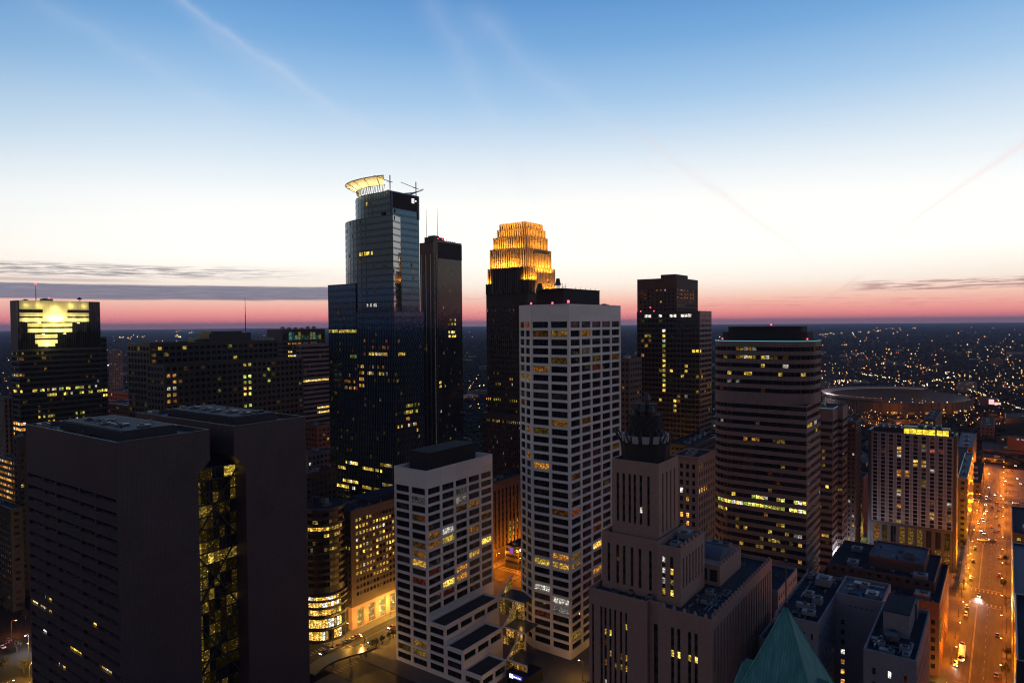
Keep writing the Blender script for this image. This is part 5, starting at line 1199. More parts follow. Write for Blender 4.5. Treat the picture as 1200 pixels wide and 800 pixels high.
for i in range(0, len(ue), 2):
    for j in range(0, len(ve), 2):
        mb = MB(); mb.box(ue[i], ue[i+1], ve[j], ve[j+1], 0, .15); grid_obj('pavement', mb, 'pave')
mb = MB(); mb.box(60, 201.5, -60, 250, 0, .15); grid_obj('pavement', mb, 'pave')
pm = MB()
def dash(x0, x1, y0, y1): pm.face([(x0, y0, 0), (x1, y0, 0), (x1, y1, 0), (x0, y1, 0)])
for a, b in STREETS:
    mid = (a+b)/2
    for k in range(len(AVES)-1):
        s0, s1 = AVES[k][1]+6, AVES[k+1][0]-6
        dash(s0, s1, mid+2.6, mid+2.78); dash(s0, s1, mid+2.95, mid+3.12) if a == 0 else None
        x = s0
        while x < s1-3:
            dash(x, x+3, mid-2.2, mid-2.05); x += 9
        dash(s0, s0+.5, a+.5, b-.5); dash(s1-.5, s1, a+.5, b-.5)
        for y in range(int(b-a-2)):
            if y % 2 == 0:
                dash(s0-4.6, s0-1.6, a+1+y, a+1.6+y); dash(s1+1.6, s1+4.6, a+1+y, a+1.6+y)
for a, b in AVES[:3]:
    for c, d in STREETS[:3]:
        for y in range(int(b-a-2)):
            if y % 2 == 0: dash(a+1+y, a+1.6+y, d+1.4, d+4.4); dash(a+1+y, a+1.6+y, c-4.4, c-1.4)
grid_obj('road_marking', pm, 'paint', .045)
# plaza canopy and lit kerb below the round drum
o = thing('plaza_canopy', 'low dark curved canopy over the street left of the stepped white tower', 'canopy', 196, 236)
mb = MB(); pts = [(-6+i*2.6, 19+3*math.sin(i*.35)) for i in range(14)]
for i in range(13):
    (x0, y0), (x1, y1) = pts[i], pts[i+1]
    mb.prism([(x0, y0-8), (x1, y1-8), (x1, y1), (x0, y0)], 4.2, 5.0, 0, True)
obj('roof', mb, o, 'slate')
for i in range(0, 14, 3):
    mb = MB(); mb.cyl(pts[i][0], pts[i][1]-4, .3, .15, 4.2, 8); obj('post', mb, o, 'pole')
# ------------------------------------------------------------------ street lamps
glow('sodium', (1, .50, .14), 14); glow('sodiumpale', (1, .78, .42), 12); glow('ledwhite', (.85, .9, 1), 12)
def lamp_meshes():
    p = MB(); p.cyl(0, 0, .13, 0, 8.6, 6, 0, .08); p.cyl(0, 0, .24, 0, .6, 8); p.bar((0, 0, 8.5), (0, -1.9, 9.0), .10)
    h = MB(); h.prism([(-.34, -2.5), (.34, -2.5), (.26, -1.5), (-.26, -1.5)], 8.95, 9.16, 0, True)
    g = MB(); g.cyl(0, -2.05, .34, 8.72, 8.94, 10)
    return p.mesh('lamp_pole', [M['pole']]), h.mesh('lamp_head', [M['pole']]), g
LP, LH, LG = lamp_meshes()
LGm = {k: LG.mesh('lamp_bulb_'+k, [M[k]]) for k in ('sodium', 'sodiumpale', 'ledwhite')}
LCOL = dict(sodium=(1, .23, .003), sodiumpale=(1, .48, .07), ledwhite=(.9, .9, 1))
nl = 0
def street_lamp(u, v, rot, k, power, label, group):
    global nl
    o = thing('street_lamp', label, 'street lamp', u, v, .15, group, rot)
    obj('pole', LP, o, None) if False else None
    for nm, me in (('pole', LP), ('lamp_head', LH), ('bulb', LGm[k])):
        c = bpy.data.objects.new(nm, me); COL.objects.link(c); c.parent = o
    lamp('lamp_light', o, (0, -2.05, 8.45), LCOL[k], power, .35)
x = 240
while x < 900:
    if not any(a-3 < x < b+3 for a, b in AVES):
        pw = 1.15e4 if x < 620 else 2.2e4 if x < 720 else 2.6e4
        street_lamp(x, -1.4, math.pi, 'sodium', pw, 'orange street lamp on the right kerb of the wide orange street', 'street lamps on the right kerb of the orange street')
        street_lamp(x+9, 19.4, 0, 'sodium', pw*(1.5 if x > 330 else 1.0), 'orange street lamp on the left kerb of the wide orange street', 'street lamps on the left kerb of the orange street')
    x += 31
for uu in (228, 260, 292, 320, 356, 384, 412, 440): street_lamp(uu, 271.6, 0, 'sodiumpale' if uu < 330 else 'sodium', 1.2e4 if uu < 330 else 2.4e4, 'amber street lamp on the arcade side of the side street', 'street lamps on the arcade side')
for uu in (222, 246, 356, 390, 430): street_lamp(uu, 250.4, math.pi, 'sodiumpale' if uu < 330 else 'sodium', 1.0e4 if uu < 330 else 2.4e4, 'amber street lamp on the tower side of the side street', 'street lamps on the tower side')
for uu, vv in ((222, 152), (262, 152), (306, 152), (352, 152), (250, 130), (290, 130), (360, 130), (420, 152), (420, 130)): street_lamp(uu, vv, math.pi if vv > 140 else 0, 'sodiumpale', 3e3, 'amber street lamp beside the stone tower street', 'street lamps of the stone tower street')
for q, (px, py, k, pw) in enumerate(((14, 696, 'ledwhite', 3e3), (33, 742, 'ledwhite', 3e3), (33, 751, 'sodiumpale', 3e3), (13, 727, 'sodium', 2e3), (34, 778, 'sodiumpale', 7e3), (9, 798, 'sodiumpale', 9e3), (28, 678, 'sodiumpale', 6e3), (20, 681, 'sodium', 6e3), (31, 676, 'sodiumpale', 6e3), (3, 566, 'sodium', 3e4), (12, 570, 'sodium', 4e4), (4, 600, 'sodium', 1.4e4), (10, 655, 'sodiumpale', 8e3), (26, 640, 'sodiumpale', 8e3), (990, 650, 'ledwhite', 6e3))):
    uu, vv = grd(px, py, 9.0); street_lamp(uu, vv, rnd.random()*6, k, pw*4.5, ('street lamp on the dark streets left of the granite slabs' if q < 14 else 'pale lamp in the greenish lit alley left of the hotel'), 'street lamps at the left edge' if q < 14 else None)
for q, (px, py) in enumerate(((1018, 486), (1030, 490), (1052, 488), (1062, 486), (1074, 489), (1156, 488), (1172, 484), (1188, 486))):
    uu, vv = grd(px, py, 9.0); street_lamp(uu, vv, rnd.random()*6, 'sodium', 2.6e4, 'orange lamp glowing on the forecourt in front of the ballpark', 'lamps of the ballpark forecourt')
for q, (px, py) in enumerate(((1006, 626), (1000, 640))):
    uu, vv = grd(px, py, 3); lamp('alley_lamp', None, uv2xy(uu, vv)+(6,), (.85, 1, .25), 3e3, .5)
for i, (uu, vv, aa) in enumerate(((466, -1, 0), (466, 19.5, 90), (482, 19.2, 180), (594, 19.4, 90), (334, 19.4, 90), (219.5, 250.5, 0), (219.6, 271, 90))):
    o = thing('traffic_signal', ('traffic signal on a pole at a crossing of the orange street' if i < 5 else 'traffic signal on a pole at the striped crossing below the glass drum'), 'traffic signal', uu, vv, .15, 'traffic signals of the orange street' if i < 5 else 'traffic signals below the glass drum', R(aa))
    mb = MB(); mb.cyl(0, 0, .12, 0, 6.2, 6); mb.bar((0, 0, 6), (0, -5, 6.3), .12); obj('pole', mb, o, 'pole')
    mb = MB(); mb.box(-.2, .2, -5.3, -4.7, 5.2, 6.4); obj('signal_head', mb, o, 'pole')
    mb = MB(); mb.box(-.26, -.2, -5.15, -4.85, 6.0, 6.3); obj('signal_light', mb, o, 'r3' if i % 2 else 'g3')
o = thing('shop_awning', 'glowing amber shop awning along the left pavement of the orange street beside the hotel', 'awning', 484, 21.6)
mb = MB(); mb.prism([(0, -2.2), (98, -2.2), (98, 0), (0, 0)], 3.4, 3.6, 0, True); obj('roof', mb, o, 'slate')
for i in range(14): g = MB(); g.box(1+7*i, 6.6+7*i, -.12, -.02, .4, 3.2); obj('shop_window', g, o, rnd.choice(['a2', 'a3', 'y2', 'o2', 'a1']))
for i in range(7): lamp('awning_lamp', o, (6+14*i, -3, 3.2), (1, .42, .03), 3.2e3, .4)
for i in range(4): lamp('crossing_lamp', None, uv2xy(330+7*i, 20.5)+(4.5,), (1, .5, .05), 1.6e3, .4)
# ------------------------------------------------------------------ cars
glow('headlight', (1, .93, .80), 22); glow('taillight', (1, .05, .03), 6)
def paint(n, c):
    m, t, o = newmat(n); b = t.new('ShaderNodeBsdfPrincipled'); tc = t.new('ShaderNodeTexCoord')
    t.put(b.inputs['Base Color'], t.mix(t.noise(tc.outputs['Object'], 3), c4([x*.85 for x in c]), c4(c))); b.inputs['Roughness'].default_value = .3; b.inputs['Coat Weight'].default_value = .5
    t.l.new(b.outputs[0], o.inputs[0]); M[n] = m
for n, c in (('paint_black', (.01, .01, .012)), ('paint_white', (.6, .6, .6)), ('paint_red', (.25, .02, .02)), ('paint_silver', (.3, .31, .33)), ('paint_blue', (.03, .06, .15))): paint(n, c)
def loft(secs):                      # closed lofted body from cross sections (x, half width, z bottom, z top, shoulder)
    mb = MB(); rings = []
    for x, w, z0, z1, sh in secs: rings.append([(x, -w, z0), (x, -w, (z0+z1)*.55), (x, -w*sh, z1), (x, w*sh, z1), (x, w, (z0+z1)*.55), (x, w, z0)])
    for a, b in zip(rings, rings[1:]):
        for i in range(6): j = (i+1) % 6; mb.face([a[i], b[i], b[j], a[j]])
    mb.face(list(reversed(rings[0]))[::-1]); mb.face(rings[-1][::-1]); return mb
def car_parts(suv):
    t = .25 if suv else 0
    body = loft([(-2.25, .70, .35, .78+t*.5, .9), (-2.1, .84, .28, .92+t*.5, .9), (-1.2, .90, .26, .98+t*.4, .92), (.9, .90, .26, .98+t*.4, .92), (1.75, .87, .28, .88+t*.5, .9), (2.2, .72, .34, .68+t*.5, .9)])
    cab = loft([(-1.95 if suv else -1.55, .78, .93, 1.0+t, .9), (-1.5 if suv else -.9, .80, .95, 1.42+t, .78), (.15, .80, .95, 1.45+t, .78), (1.05, .80, .93, 1.0+t*.4, .92)])
    roof = MB(); roof.prism(rect(-1.4 if suv else -.85, .1, -.6, .6), 1.44+t, 1.48+t)
    ws = []
    for x in (-1.4, 1.38):
        for s in (-1, 1):
            w = MB(); n = 14; r = .33; y0, y1 = (s*.93, s*.70)
            A = [(x+r*math.cos(2*math.pi*i/n), .33+r*math.sin(2*math.pi*i/n)) for i in range(n)]
            for i in range(n):
                j = (i+1) % n; w.face([(A[i][0], y0, A[i][1]), (A[j][0], y0, A[j][1]), (A[j][0], y1, A[j][1]), (A[i][0], y1, A[i][1])])
            w.face([(a, y0, c) for a, c in A]); w.face([(a, y1, c) for a, c in A]); ws.append(w.mesh('wheel', [M['roofdark']]))
    hl = []
    for s in (-1, 1): h = MB(); h.box(2.02, 2.2, s*.55-.17, s*.55+.17, .55, .76); hl.append(h.mesh('headlight', [M['headlight']]))
    tl = []
    for s in (-1, 1): h = MB(); h.box(-2.24, -2.08, s*.58-.16, s*.58+.16, .66, .84); tl.append(h.mesh('taillight', [M['taillight']]))
    return [('body', body.mesh('car_body', [M['paint_black']])), ('cabin_glass', cab.mesh('car_cabin', [M['gblack']])), ('roof_panel', roof.mesh('car_roof', [M['paint_black']]))]+[('wheel', w) for w in ws]+[('headlight', h) for h in hl]+[('taillight', h) for h in tl]
CP = {False: car_parts(False), True: car_parts(True)}
def car(u, v, rot, col, label, group=None, suv=False, beam=0, lit=True):
    o = thing('parked_car' if 'parked' in label else 'car', label, 'car', u, v, .05, group, rot)
    for nm, me in CP[suv]:
        if not lit and nm in ('headlight',): continue
        c = bpy.data.objects.new(nm, me); COL.objects.link(c); c.parent = o
        if nm in ('body', 'roof_panel'): c.material_slots[0].link = 'OBJECT'; c.material_slots[0].material = M[col]
    if beam:
        for s in (-.5, .5): lamp('headlight_beam', o, (2.4, s, .75), (1, .9, .78), beam, .1, 75, .6, (14, s, -.3))
def gcar(px, py, rot, *a, **k): uu, vv = grd(px, py, .7); car(uu, vv, rot, *a, **k)

gcar(1147, 697, PI, 'paint_silver', 'silver car with bright white headlights lighting the road at the nearer crossing', beam=6e3)
gcar(1120, 777, PI, 'paint_white', 'pale sport utility car at the left kerb of the orange street near the bottom', suv=True, beam=6e2)
gcar(1127, 771, PI, 'paint_black', 'dark car beside the pale sport utility car at the bottom of the orange street')
for i, px in enumerate((1150, 1155, 1163)):
    gcar(px, 632, PI/2, ['paint_white', 'paint_silver', 'paint_black'][i], 'car with bright headlights crossing the far intersection of the orange street', 'cars crossing the far intersection', beam=1.5e3)
for i, (px, py) in enumerate(((1160, 577), (1166, 579), (1173, 580), (1181, 577), (1147, 612), (1178, 563), (1185, 551), (1192, 560), (1190, 545), (1183, 567), (1196, 566))):
    gcar(px, py, PI if i % 3 else 0, ['paint_black', 'paint_silver', 'paint_red', 'paint_white'][i % 4], 'car in the tangle of lights far down the orange street', 'cars far down the orange street', beam=0)
for i, (uu, vv) in enumerate(((300, 2.2), (330, 16.2), (372, 2.2), (380, 16.4), (398, 16.2), (420, 2.2), (440, 16.3), (452, 16.3), (505, 16.3), (520, 2.2), (540, 16.3), (560, 2.2), (572, 16.2))):
    car(uu, vv, 0 if vv < 9 else PI, ['paint_black', 'paint_silver', 'paint_blue', 'paint_white', 'paint_red'][i % 5], 'car parked with its lights off along a kerb of the orange street', 'cars parked along the orange street', lit=False, suv=i % 3 == 0)
for i, (uu, vv, aa) in enumerate(((618, 12, PI), (624, 14, PI), (632, 3, 0), (648, 3, 0), (664, 14, PI), (680, 13, PI), (698, 4, 0), (714, 13, PI), (730, 5, 0), (735, 11, PI/2), (729, 20, PI/2), (733, -8, PI/2), (736, 30, PI/2), (628, 5, 0), (640, 8, 0), (655, 13, PI), (672, 5, 0), (690, 12, PI), (705, 8, 0), (748, 13, PI), (770, 5, 0), (790, 12, PI), (830, 8, 0), (860, 13, PI))):
    car(uu, vv, aa, ['paint_black', 'paint_silver', 'paint_white'][i % 3], 'car in the tangle of lights far down the orange street', 'cars far down the orange street')
gcar(436, 751, PI, 'paint_black', 'dark car with white headlights nearest the striped crossing of the side street', beam=6e2)
gcar(459, 734, PI, 'paint_red', 'second car with headlights farther up the side street beside the white steps', beam=4e2)
for i, (px, py) in enumerate(((361, 756), (366, 755), (375, 752), (381, 749), (387, 746.5), (392, 744), (398, 741.5), (403, 739))):
    uu, vv = grd(px, py, .7); car(uu, 268.2, 0 if i % 2 else PI, ['paint_black', 'paint_blue', 'paint_silver', 'paint_red'][i % 4], 'car parked in the row along the glass drum', 'cars parked along the glass drum')
for i, (px, py) in enumerate(((4, 775), (7, 752), (3, 757), (10, 749))): gcar(px, py, PI/2, ['paint_silver', 'paint_black', 'paint_white', 'paint_blue'][i], 'car parked on the dark lot at the lower left edge', 'cars parked at the lower left edge', lit=False)
for i in range(9): uu, vv = 362+6.5*(i//3), -14-3.2*(i % 3)-12*(i//6); o_ = car(uu, vv, PI/2, ['paint_white', 'paint_silver', 'paint_black'][i % 3], 'car parked on the roof of the garage at the right edge', 'cars on the garage roof', lit=False)
for o_ in [q for q in COL.objects if q.get('group') == 'cars on the garage roof']: o_.location.z = 41.0
def bus(px, py):
    uu, vv = grd(px, py, 1.5); o = thing('bus', 'long lit bus standing at the left kerb near the bottom of the orange street', 'bus', uu, 15.6, .05, None, PI)
    mb = MB(); mb.box(-6, 6, -1.25, 1.25, .4, 1.2); mb.box(-6, 6, -1.25, 1.25, 2.3, 3.0); mb.box(-5.9, 5.9, -1.15, 1.15, 1.2, 2.3); obj('body', mb, o, 'paint_white')
    for s in (-1, 1):
        for i in range(6): g = MB(); g.box(-5.6+1.9*i, -3.9+1.9*i, s*1.2-.04, s*1.2+.04, 1.3, 2.2); obj('window', g, o, 'y2')
        g = MB(); g.box(5.98, 6.06, s*.8-.2, s*.8+.2, .7, 1.0); obj('headlight', g, o, 'headlight')
        for x in (-4, 4): w = MB(); n = 14; A = [(x+.5*math.cos(2*PI*i/n), .5+.5*math.sin(2*PI*i/n)) for i in range(n)]; w.face([(a, s*1.28, c) for a, c in A]); [w.face([(A[i][0], s*1.28, A[i][1]), (A[(i+1) % n][0], s*1.28, A[(i+1) % n][1]), (A[(i+1) % n][0], s, A[(i+1) % n][1]), (A[i][0], s, A[i][1])]) for i in range(n)]; obj('wheel', w, o, 'roofdark')
    g = MB(); g.box(5.98, 6.05, -1.1, 1.1, 1.3, 2.3); obj('windscreen', g, o, 'gblack'); g = MB(); g.box(5.98, 6.04, -.8, .8, 2.45, 2.85); obj('destination_sign', g, o, 'a2')
bus(1113, 761)
# ------------------------------------------------------------------ trees
M['leaf'] = plain('dark foliage', (.034, .038, .030), .9, var=.5, sc=1.2); M['bark'] = plain('bark', (.06, .045, .035), .9)
def tree_mesh(r, h, n, seed):
    q = random.Random(seed); t = MB(); t.cyl(0, 0, .16, 0, h*.55, 7, 0, .08)
    for i in range(5):
        a = q.random()*6.28; t.bar((0, 0, h*(.3+.05*i)), (r*.7*math.cos(a), r*.7*math.sin(a), h*(.6+.06*i)), .06)
    c = MB()
    for i in range(n):
        a = q.random()*6.28; b = math.acos(2*q.random()-1); rr = r*(q.random()**.4)*(.75+.3*math.sin(3*a+seed))
        p = Vector((rr*math.sin(b)*math.cos(a), rr*math.sin(b)*math.sin(a), h*.66+rr*.95*math.cos(b)))
        x = Vector((q.uniform(-1, 1), q.uniform(-1, 1), q.uniform(-1, 1))).normalized()*.26; y = x.orthogonal().normalized()*.2
        c.face([p-x, p+y, p+x, p-y])
    return t.mesh('trunk', [M['bark']]), c.mesh('crown', [M['leaf']])
TM = [tree_mesh(1.6, 4.6, 420, 1), tree_mesh(2.2, 6.0, 520, 2)]
def tree(u, v, k, label, group, s=1.0):
    o = thing('street_tree', label, 'tree', u, v, .15, group, rnd.random()*6); o.scale = (s, s, s)
    for nm, me in zip(('trunk', 'crown'), TM[k]):
        c = bpy.data.objects.new(nm, me); COL.objects.link(c); c.parent = o
for px, py in ((434, 762), (441, 758), (448, 754), (456, 750), (461, 747)): uu, vv = grd(px, py, 0); tree(uu, vv, 0, 'small round dark tree in the row beside the side street', 'round trees beside the side street')
for px, py in ((1178, 792), (1180, 772), (1176, 690), (1178, 660)): uu, vv = grd(px, py, 0); tree(uu, vv, 1, 'street tree on the right kerb of the orange street', 'street trees of the orange street')
for px, py in ((4, 690), (12, 668), (26, 704), (8, 716), (30, 726), (20, 764), (6, 784), (28, 788)): uu, vv = grd(px, py, 0); tree(uu, vv, 1, 'dark leafy tree among the lamps at the lower left edge', 'trees at the lower left edge')
# ------------------------------------------------------------------ the spread-out city beyond
far = random.Random(21)
def blocked(u, v): return 190 < u < 760 and -140 < v < 420
cnt = 0
FB = F_punch(6, 3.6, .5, .45, m=1, top=1.2, depth=.2)
FARM = ['redbrick', 'brown', 'slate', 'band']
while cnt < 150:
    Y = 650*math.exp(far.random()*1.7); px = far.uniform(-60, 1260)
    x = (px-600)/800*Y; u, v = xy2uv(x, Y)
    if blocked(u, v) or math.hypot(*(a-b for a, b in zip((u, v), grd(1052, 492)))) < 190 or (-24 < v < 40 and u < 930): continue
    w, d, h = far.uniform(14, 60), far.uniform(14, 45), far.choice([5, 6, 8, 8, 11, 14, 20])*far.uniform(.8, 1.2)
    mb = MB(); mb.box(0, w, 0, d, 0, h); k = far.random()
    o = obj('low_building', mb, None, FARM[cnt % 4]); x, y = uv2xy(u, v); o.location = (x, y, 0); o.rotation_euler = (0, 0, ROTZ+far.choice([0, 0, .5, -.4]))
    tag(o, 'low building among the lights of the districts beyond downtown', 'low building', 'low buildings of the far districts')
    rf = MB(); rf.box(.5, w-.5, .5, d-.5, h+.01, h+.25, 0); rf.box(w*.2, w*.35, d*.2, d*.5, h+.25, h+2.4, 1); obj('roof', rf, o, [far.choice(['roof', 'roofdark', 'roof', 'roofpale']), 'dark'])
    if far.random() < .5:
        lw = MB()
        for i in range(int(w/5)):
            if far.random() < .35: lw.box(2+5*i, 4.4+5*i, -.06, -.01, h-2.6, h-1.0)
        for i in range(int(d/5)):
            if far.random() < .35: lw.box(-.06, -.01, 2+5*i, 4.4+5*i, h-2.6, h-1.0)
        if lw.f: obj('lit_window_row', lw, o, far.choice(['o2', 'a2', 'y2', 'w2']))
    cnt += 1
# tree masses of the suburbs
tm = MB(); ico = []
t_ = (1+5**.5)/2
V0 = [Vector(p).normalized() for p in ((-1, t_, 0), (1, t_, 0), (-1, -t_, 0), (1, -t_, 0), (0, -1, t_), (0, 1, t_), (0, -1, -t_), (0, 1, -t_), (t_, 0, -1), (t_, 0, 1), (-t_, 0, -1), (-t_, 0, 1))]
F0 = [(0, 11, 5), (0, 5, 1), (0, 1, 7), (0, 7, 10), (0, 10, 11), (1, 5, 9), (5, 11, 4), (11, 10, 2), (10, 7, 6), (7, 1, 8), (3, 9, 4), (3, 4, 2), (3, 2, 6), (3, 6, 8), (3, 8, 9), (4, 9, 5), (2, 4, 11), (6, 2, 10), (8, 6, 7), (9, 8, 1)]
for i in range(17000):
    Y = 720*math.exp(far.random()*2.4); px = far.uniform(-150, 1350)
    x = (px-600)/800*Y; u, v = xy2uv(x, Y)
    if blocked(u, v) or (-24 < v < 40 and u < 920): continue
    s = far.uniform(2.4, 4.8)*(1+Y/7000)
    c = Vector((x, Y, s*.55)); b0 = len(tm.v)
    tm.v += [tuple(c+Vector((p.x*s*far.uniform(.7, 1.4), p.y*s*far.uniform(.7, 1.4), p.z*s*.62*far.uniform(.6, 1.3)))) for p in V0]
    tm.f += [tuple(b0+k for k in f) for f in F0]; tm.m += [0]*20
tag(obj('treeline', tm, None, 'leaf'), 'dark mass of trees covering the suburbs out to the horizon', 'trees', None, 'stuff')
# lights of the suburbs: the nearest ones are lamps of their own, the rest one mass
for k, (c, s) in dict(fo=((1, .42, .10), 2.4), fy=((1, .70, .30), 2.6), fw=((1, .92, .82), 3.0), fr=((1, .10, .08), 2.4)).items(): M[k] = emit('far_light_'+k, c, s)
mass = MB(); near = []
def bulb(mb, x, y, z, r, m):
    p = [(x+r, y, z), (x, y+r, z), (x-r, y, z), (x, y-r, z)]; t, b = (x, y, z+r), (x, y, z-r)
    for i in range(4): j = (i+1) % 4; mb.face([p[i], p[j], t], m); mb.face([p[j], p[i], b], m)
keys = ['fo', 'fy', 'fw', 'fr']
def kind(): q = far.random(); return 0 if q < .60 else 1 if q < .90 else 2 if q < .965 else 3
tot = 0
while tot < 1900:
    dy = 8+118*far.random()**1.15; px = far.uniform(-80, 1280)
    dens = (.36 if px < 900 else 1.0)*(1.0 if dy > 34 else .5 if dy > 22 else .2)
    cl = math.sin(px*.021+dy*.11)+math.sin(px*.047-dy*.07)
    if far.random() > dens*(1.0 if cl > -.4 else .35): continue
    hy = 384-px*.00833
    u, v = grd(px, hy+dy, 8.0); x, y = uv2xy(u, v); tot += 1
    if blocked(u, v) or y < 640: continue
    r = y*.00062*(.45+1.2*far.random()**2.2); r = min(max(r, .5), 9)
    if y < 1900 and len(near) < 200: near.append((x, y, r, kind()))
    else: bulb(mass, x, y, 8+far.random()*4, r, kind())
# strings of lights along far arterials, and commercial strips
for (px0, y0, px1, y1, n) in ((960, 392, 1075, 384, 26), (140, 395, 172, 394, 16), (205, 388, 235, 389, 12), (975, 447, 1010, 447, 26), (1000, 436, 1090, 452, 34), (1090, 447, 1125, 441, 20), (548, 458, 568, 430, 8), (150, 432, 172, 428, 16), (1130, 455, 1200, 480, 30), (1060, 428, 1200, 452, 40), (205, 392, 212, 395, 8)):
    for i in range(n):
        t = far.random(); u, v = grd(px0+(px1-px0)*t, y0+(y1-y0)*t+far.gauss(0, .9), 8); x, y = uv2xy(u, v)
        bulb(mass, x, y, 9, min(y*.0007*(.5+.8*far.random()), 12), far.choice([1, 2, 1, 0]))
# lights behind the camera too: the glass towers mirror them
for i in range(700):
    a = far.uniform(0, 2*PI); d = 320*math.exp(far.random()*2.2); x, y = d*math.sin(a), d*math.cos(a)
    if y > 150 or abs(x) < 60 and y > -60: continue
    bulb(mass, x, y, 8, max(.5, d*.0011*(.4+far.random())), kind())
tag(obj('city_lights', mass, None, keys), 'sea of small lights scattered over the dark suburbs', 'city lights', None, 'stuff')
nm_ = {}
for x, y, r, k in near:
    q = (k, round(r, 1))
    if q not in nm_:
        mb = MB(); mb.cyl(0, 0, .16, 0, 8, 5, 4, .1); bulb(mb, 0, 0, 8+q[1], q[1], k); nm_[q] = mb.mesh('distant_lamp', keys+['pole'])
    o = bpy.data.objects.new('distant_lamp', nm_[q]); COL.objects.link(o); o.location = (x, y, 0)
    tag(o, 'glowing lamp in the nearer districts beyond downtown', 'distant lamp', 'lamps of the nearer far districts')
# ------------------------------------------------------------------ camera
cam = bpy.data.cameras.new('Camera'); co = bpy.data.objects.new('Camera', cam); COL.objects.link(co); scn.camera = co
cam.sensor_width = 36; cam.lens = 24.0; cam.clip_start = 1; cam.clip_end = 90000
co.matrix_world = Matrix.Translation((0, 0, CAMZ)) @ Matrix.Rotation(R(90)-PIT, 4, 'X') @ Matrix.Rotation(-ROL, 4, 'Z')
# ------------------------------------------------------------------ link the windows: the ones that show largest as parts, the rest as one
bpy.context.view_layer.update()
dg = bpy.context.evaluated_depsgraph_get(); CP0 = Vector((0, 0, CAMZ))
per = {}
for w in WIN:
    B, nm, mt, ww, hh, mat, _ = w
    mw = B.mw @ mt; vis = 0; n = mw.to_3x3() @ Vector((0, -1, 0))
    for f in ((0,) if ww < 4 else (-.38, 0, .38)):
        p = mw @ Vector((f*ww, -.02, 0)); d = p-CP0; L = d.length
        if n.dot(d) > 0: continue
        x, y = proj(*p)
        if not (-5 < x < 1205 and -5 < y < 805): continue
        hit = scn.ray_cast(dg, CP0, d/L, distance=L-.35)
        if not hit[0]: vis += 1
    area = 0
    if vis:
        p = mw.to_translation(); d = p-CP0
        area = ww*hh*abs(n.dot(d.normalized()))/d.length_squared*vis
        if nm == 'lit_window': area *= 6
        elif mat in M and mat[-1] in '123' and len(mat) == 2: area *= 3
    per.setdefault(B, []).append((area, w))
PANE = {}
def pane(w, h, framed):
    key = (round(w, 2), round(h, 2), framed)
    if key not in PANE:
        mb = MB(); a, b = w/2, h/2
        mb.face([(-a, 0, -b), (a, 0, -b), (a, 0, b), (-a, 0, b)])
        if framed:
            t = min(.14, w*.06); y0, y1 = -.09, -.012
            nm = max(0, round(w/2.7)-1)
            for x0, x1, z0, z1 in [(-a, -a+t, -b, b), (a-t, a, -b, b), (-a+t, a-t, -b, -b+t), (-a+t, a-t, b-t, b)]+[(-a+w*(i+1)/(nm+1)-t/2, -a+w*(i+1)/(nm+1)+t/2, -b+t, b-t) for i in range(nm)]:
                mb.face([(x0, y1, z0), (x1, y1, z0), (x1, y1, z1), (x0, y1, z1)], 1)
        PANE[key] = mb.mesh('pane', ['glass', 'frame'])
    return PANE[key]
FR = ('window', 'podium_window', 'arcade_bay')
for B, ws in per.items():
    ws.sort(key=lambda q: -q[0])
    rest = []; k = 0
    for area, (b, nm, mt, ww, hh, mat, _) in ws:
        if area > 0 and k < B.cap:
            k += 1
            o = bpy.data.objects.new(nm, pane(ww, hh, nm in FR)); COL.objects.link(o); o.parent = B.o; o.matrix_local = mt
            o.material_slots[0].link = 'OBJECT'; o.material_slots[0].material = M[mat]
        else: rest.append((mt, ww, hh, mat, nm))
    if rest:
        mats = sorted({r[3] for r in rest}); ix = {m: i for i, m in enumerate(mats)}; mb = MB(); fi = len(mats)
        for mt, ww, hh, mat, nm in rest:
            a, b_ = ww/2, hh/2
            mb.face([mt @ Vector(q) for q in ((-a, 0, -b_), (a, 0, -b_), (a, 0, b_), (-a, 0, b_))], ix[mat])
            if nm in FR:
                t = min(.14, ww*.06); nmul = max(0, round(ww/2.7)-1)
                for i in range(nmul):
                    x = -a+ww*(i+1)/(nmul+1); mb.face([mt @ Vector(q) for q in ((x-t/2, -.012, -b_), (x+t/2, -.012, -b_), (x+t/2, -.012, b_), (x-t/2, -.012, b_))], fi)
        o = obj('window_field', mb, B.o, mats+['frame']); o['kind'] = 'stuff'
# ------------------------------------------------------------------ sky
wd = bpy.data.worlds.new('World'); scn.world = wd; wd.use_nodes = True
t = NT(wd.node_tree); t.n.clear(); wo = t.new('ShaderNodeOutputWorld'); bg = t.new('ShaderNodeBackground')
tc = t.new('ShaderNodeTexCoord'); D = t.vm('NORMALIZE', tc.outputs['Generated']); sx = t.new('ShaderNodeSeparateXYZ'); t.put(sx.inputs[0], D)
X, Yc, Z = sx.outputs; hyp = t.m('SQRT', t.m('ADD', t.m('MULTIPLY', X, X), t.m('MULTIPLY', Yc, Yc)))
el = t.m('DIVIDE', Z, t.m('MAXIMUM', hyp, .001)); el = t.m('MINIMUM', el, 2.0)     # tangent of elevation
GZ = R(9)
caz = t.m('DIVIDE', t.m('ADD', t.m('MULTIPLY', X, math.sin(GZ)), t.m('MULTIPLY', Yc, math.cos(GZ))), t.m('MAXIMUM', hyp, .001))
def hexc(r, g, b): return tuple(((c/255)/12.92 if c/255 <= .04045 else ((c/255+.055)/1.055)**2.4) for c in (r, g, b))
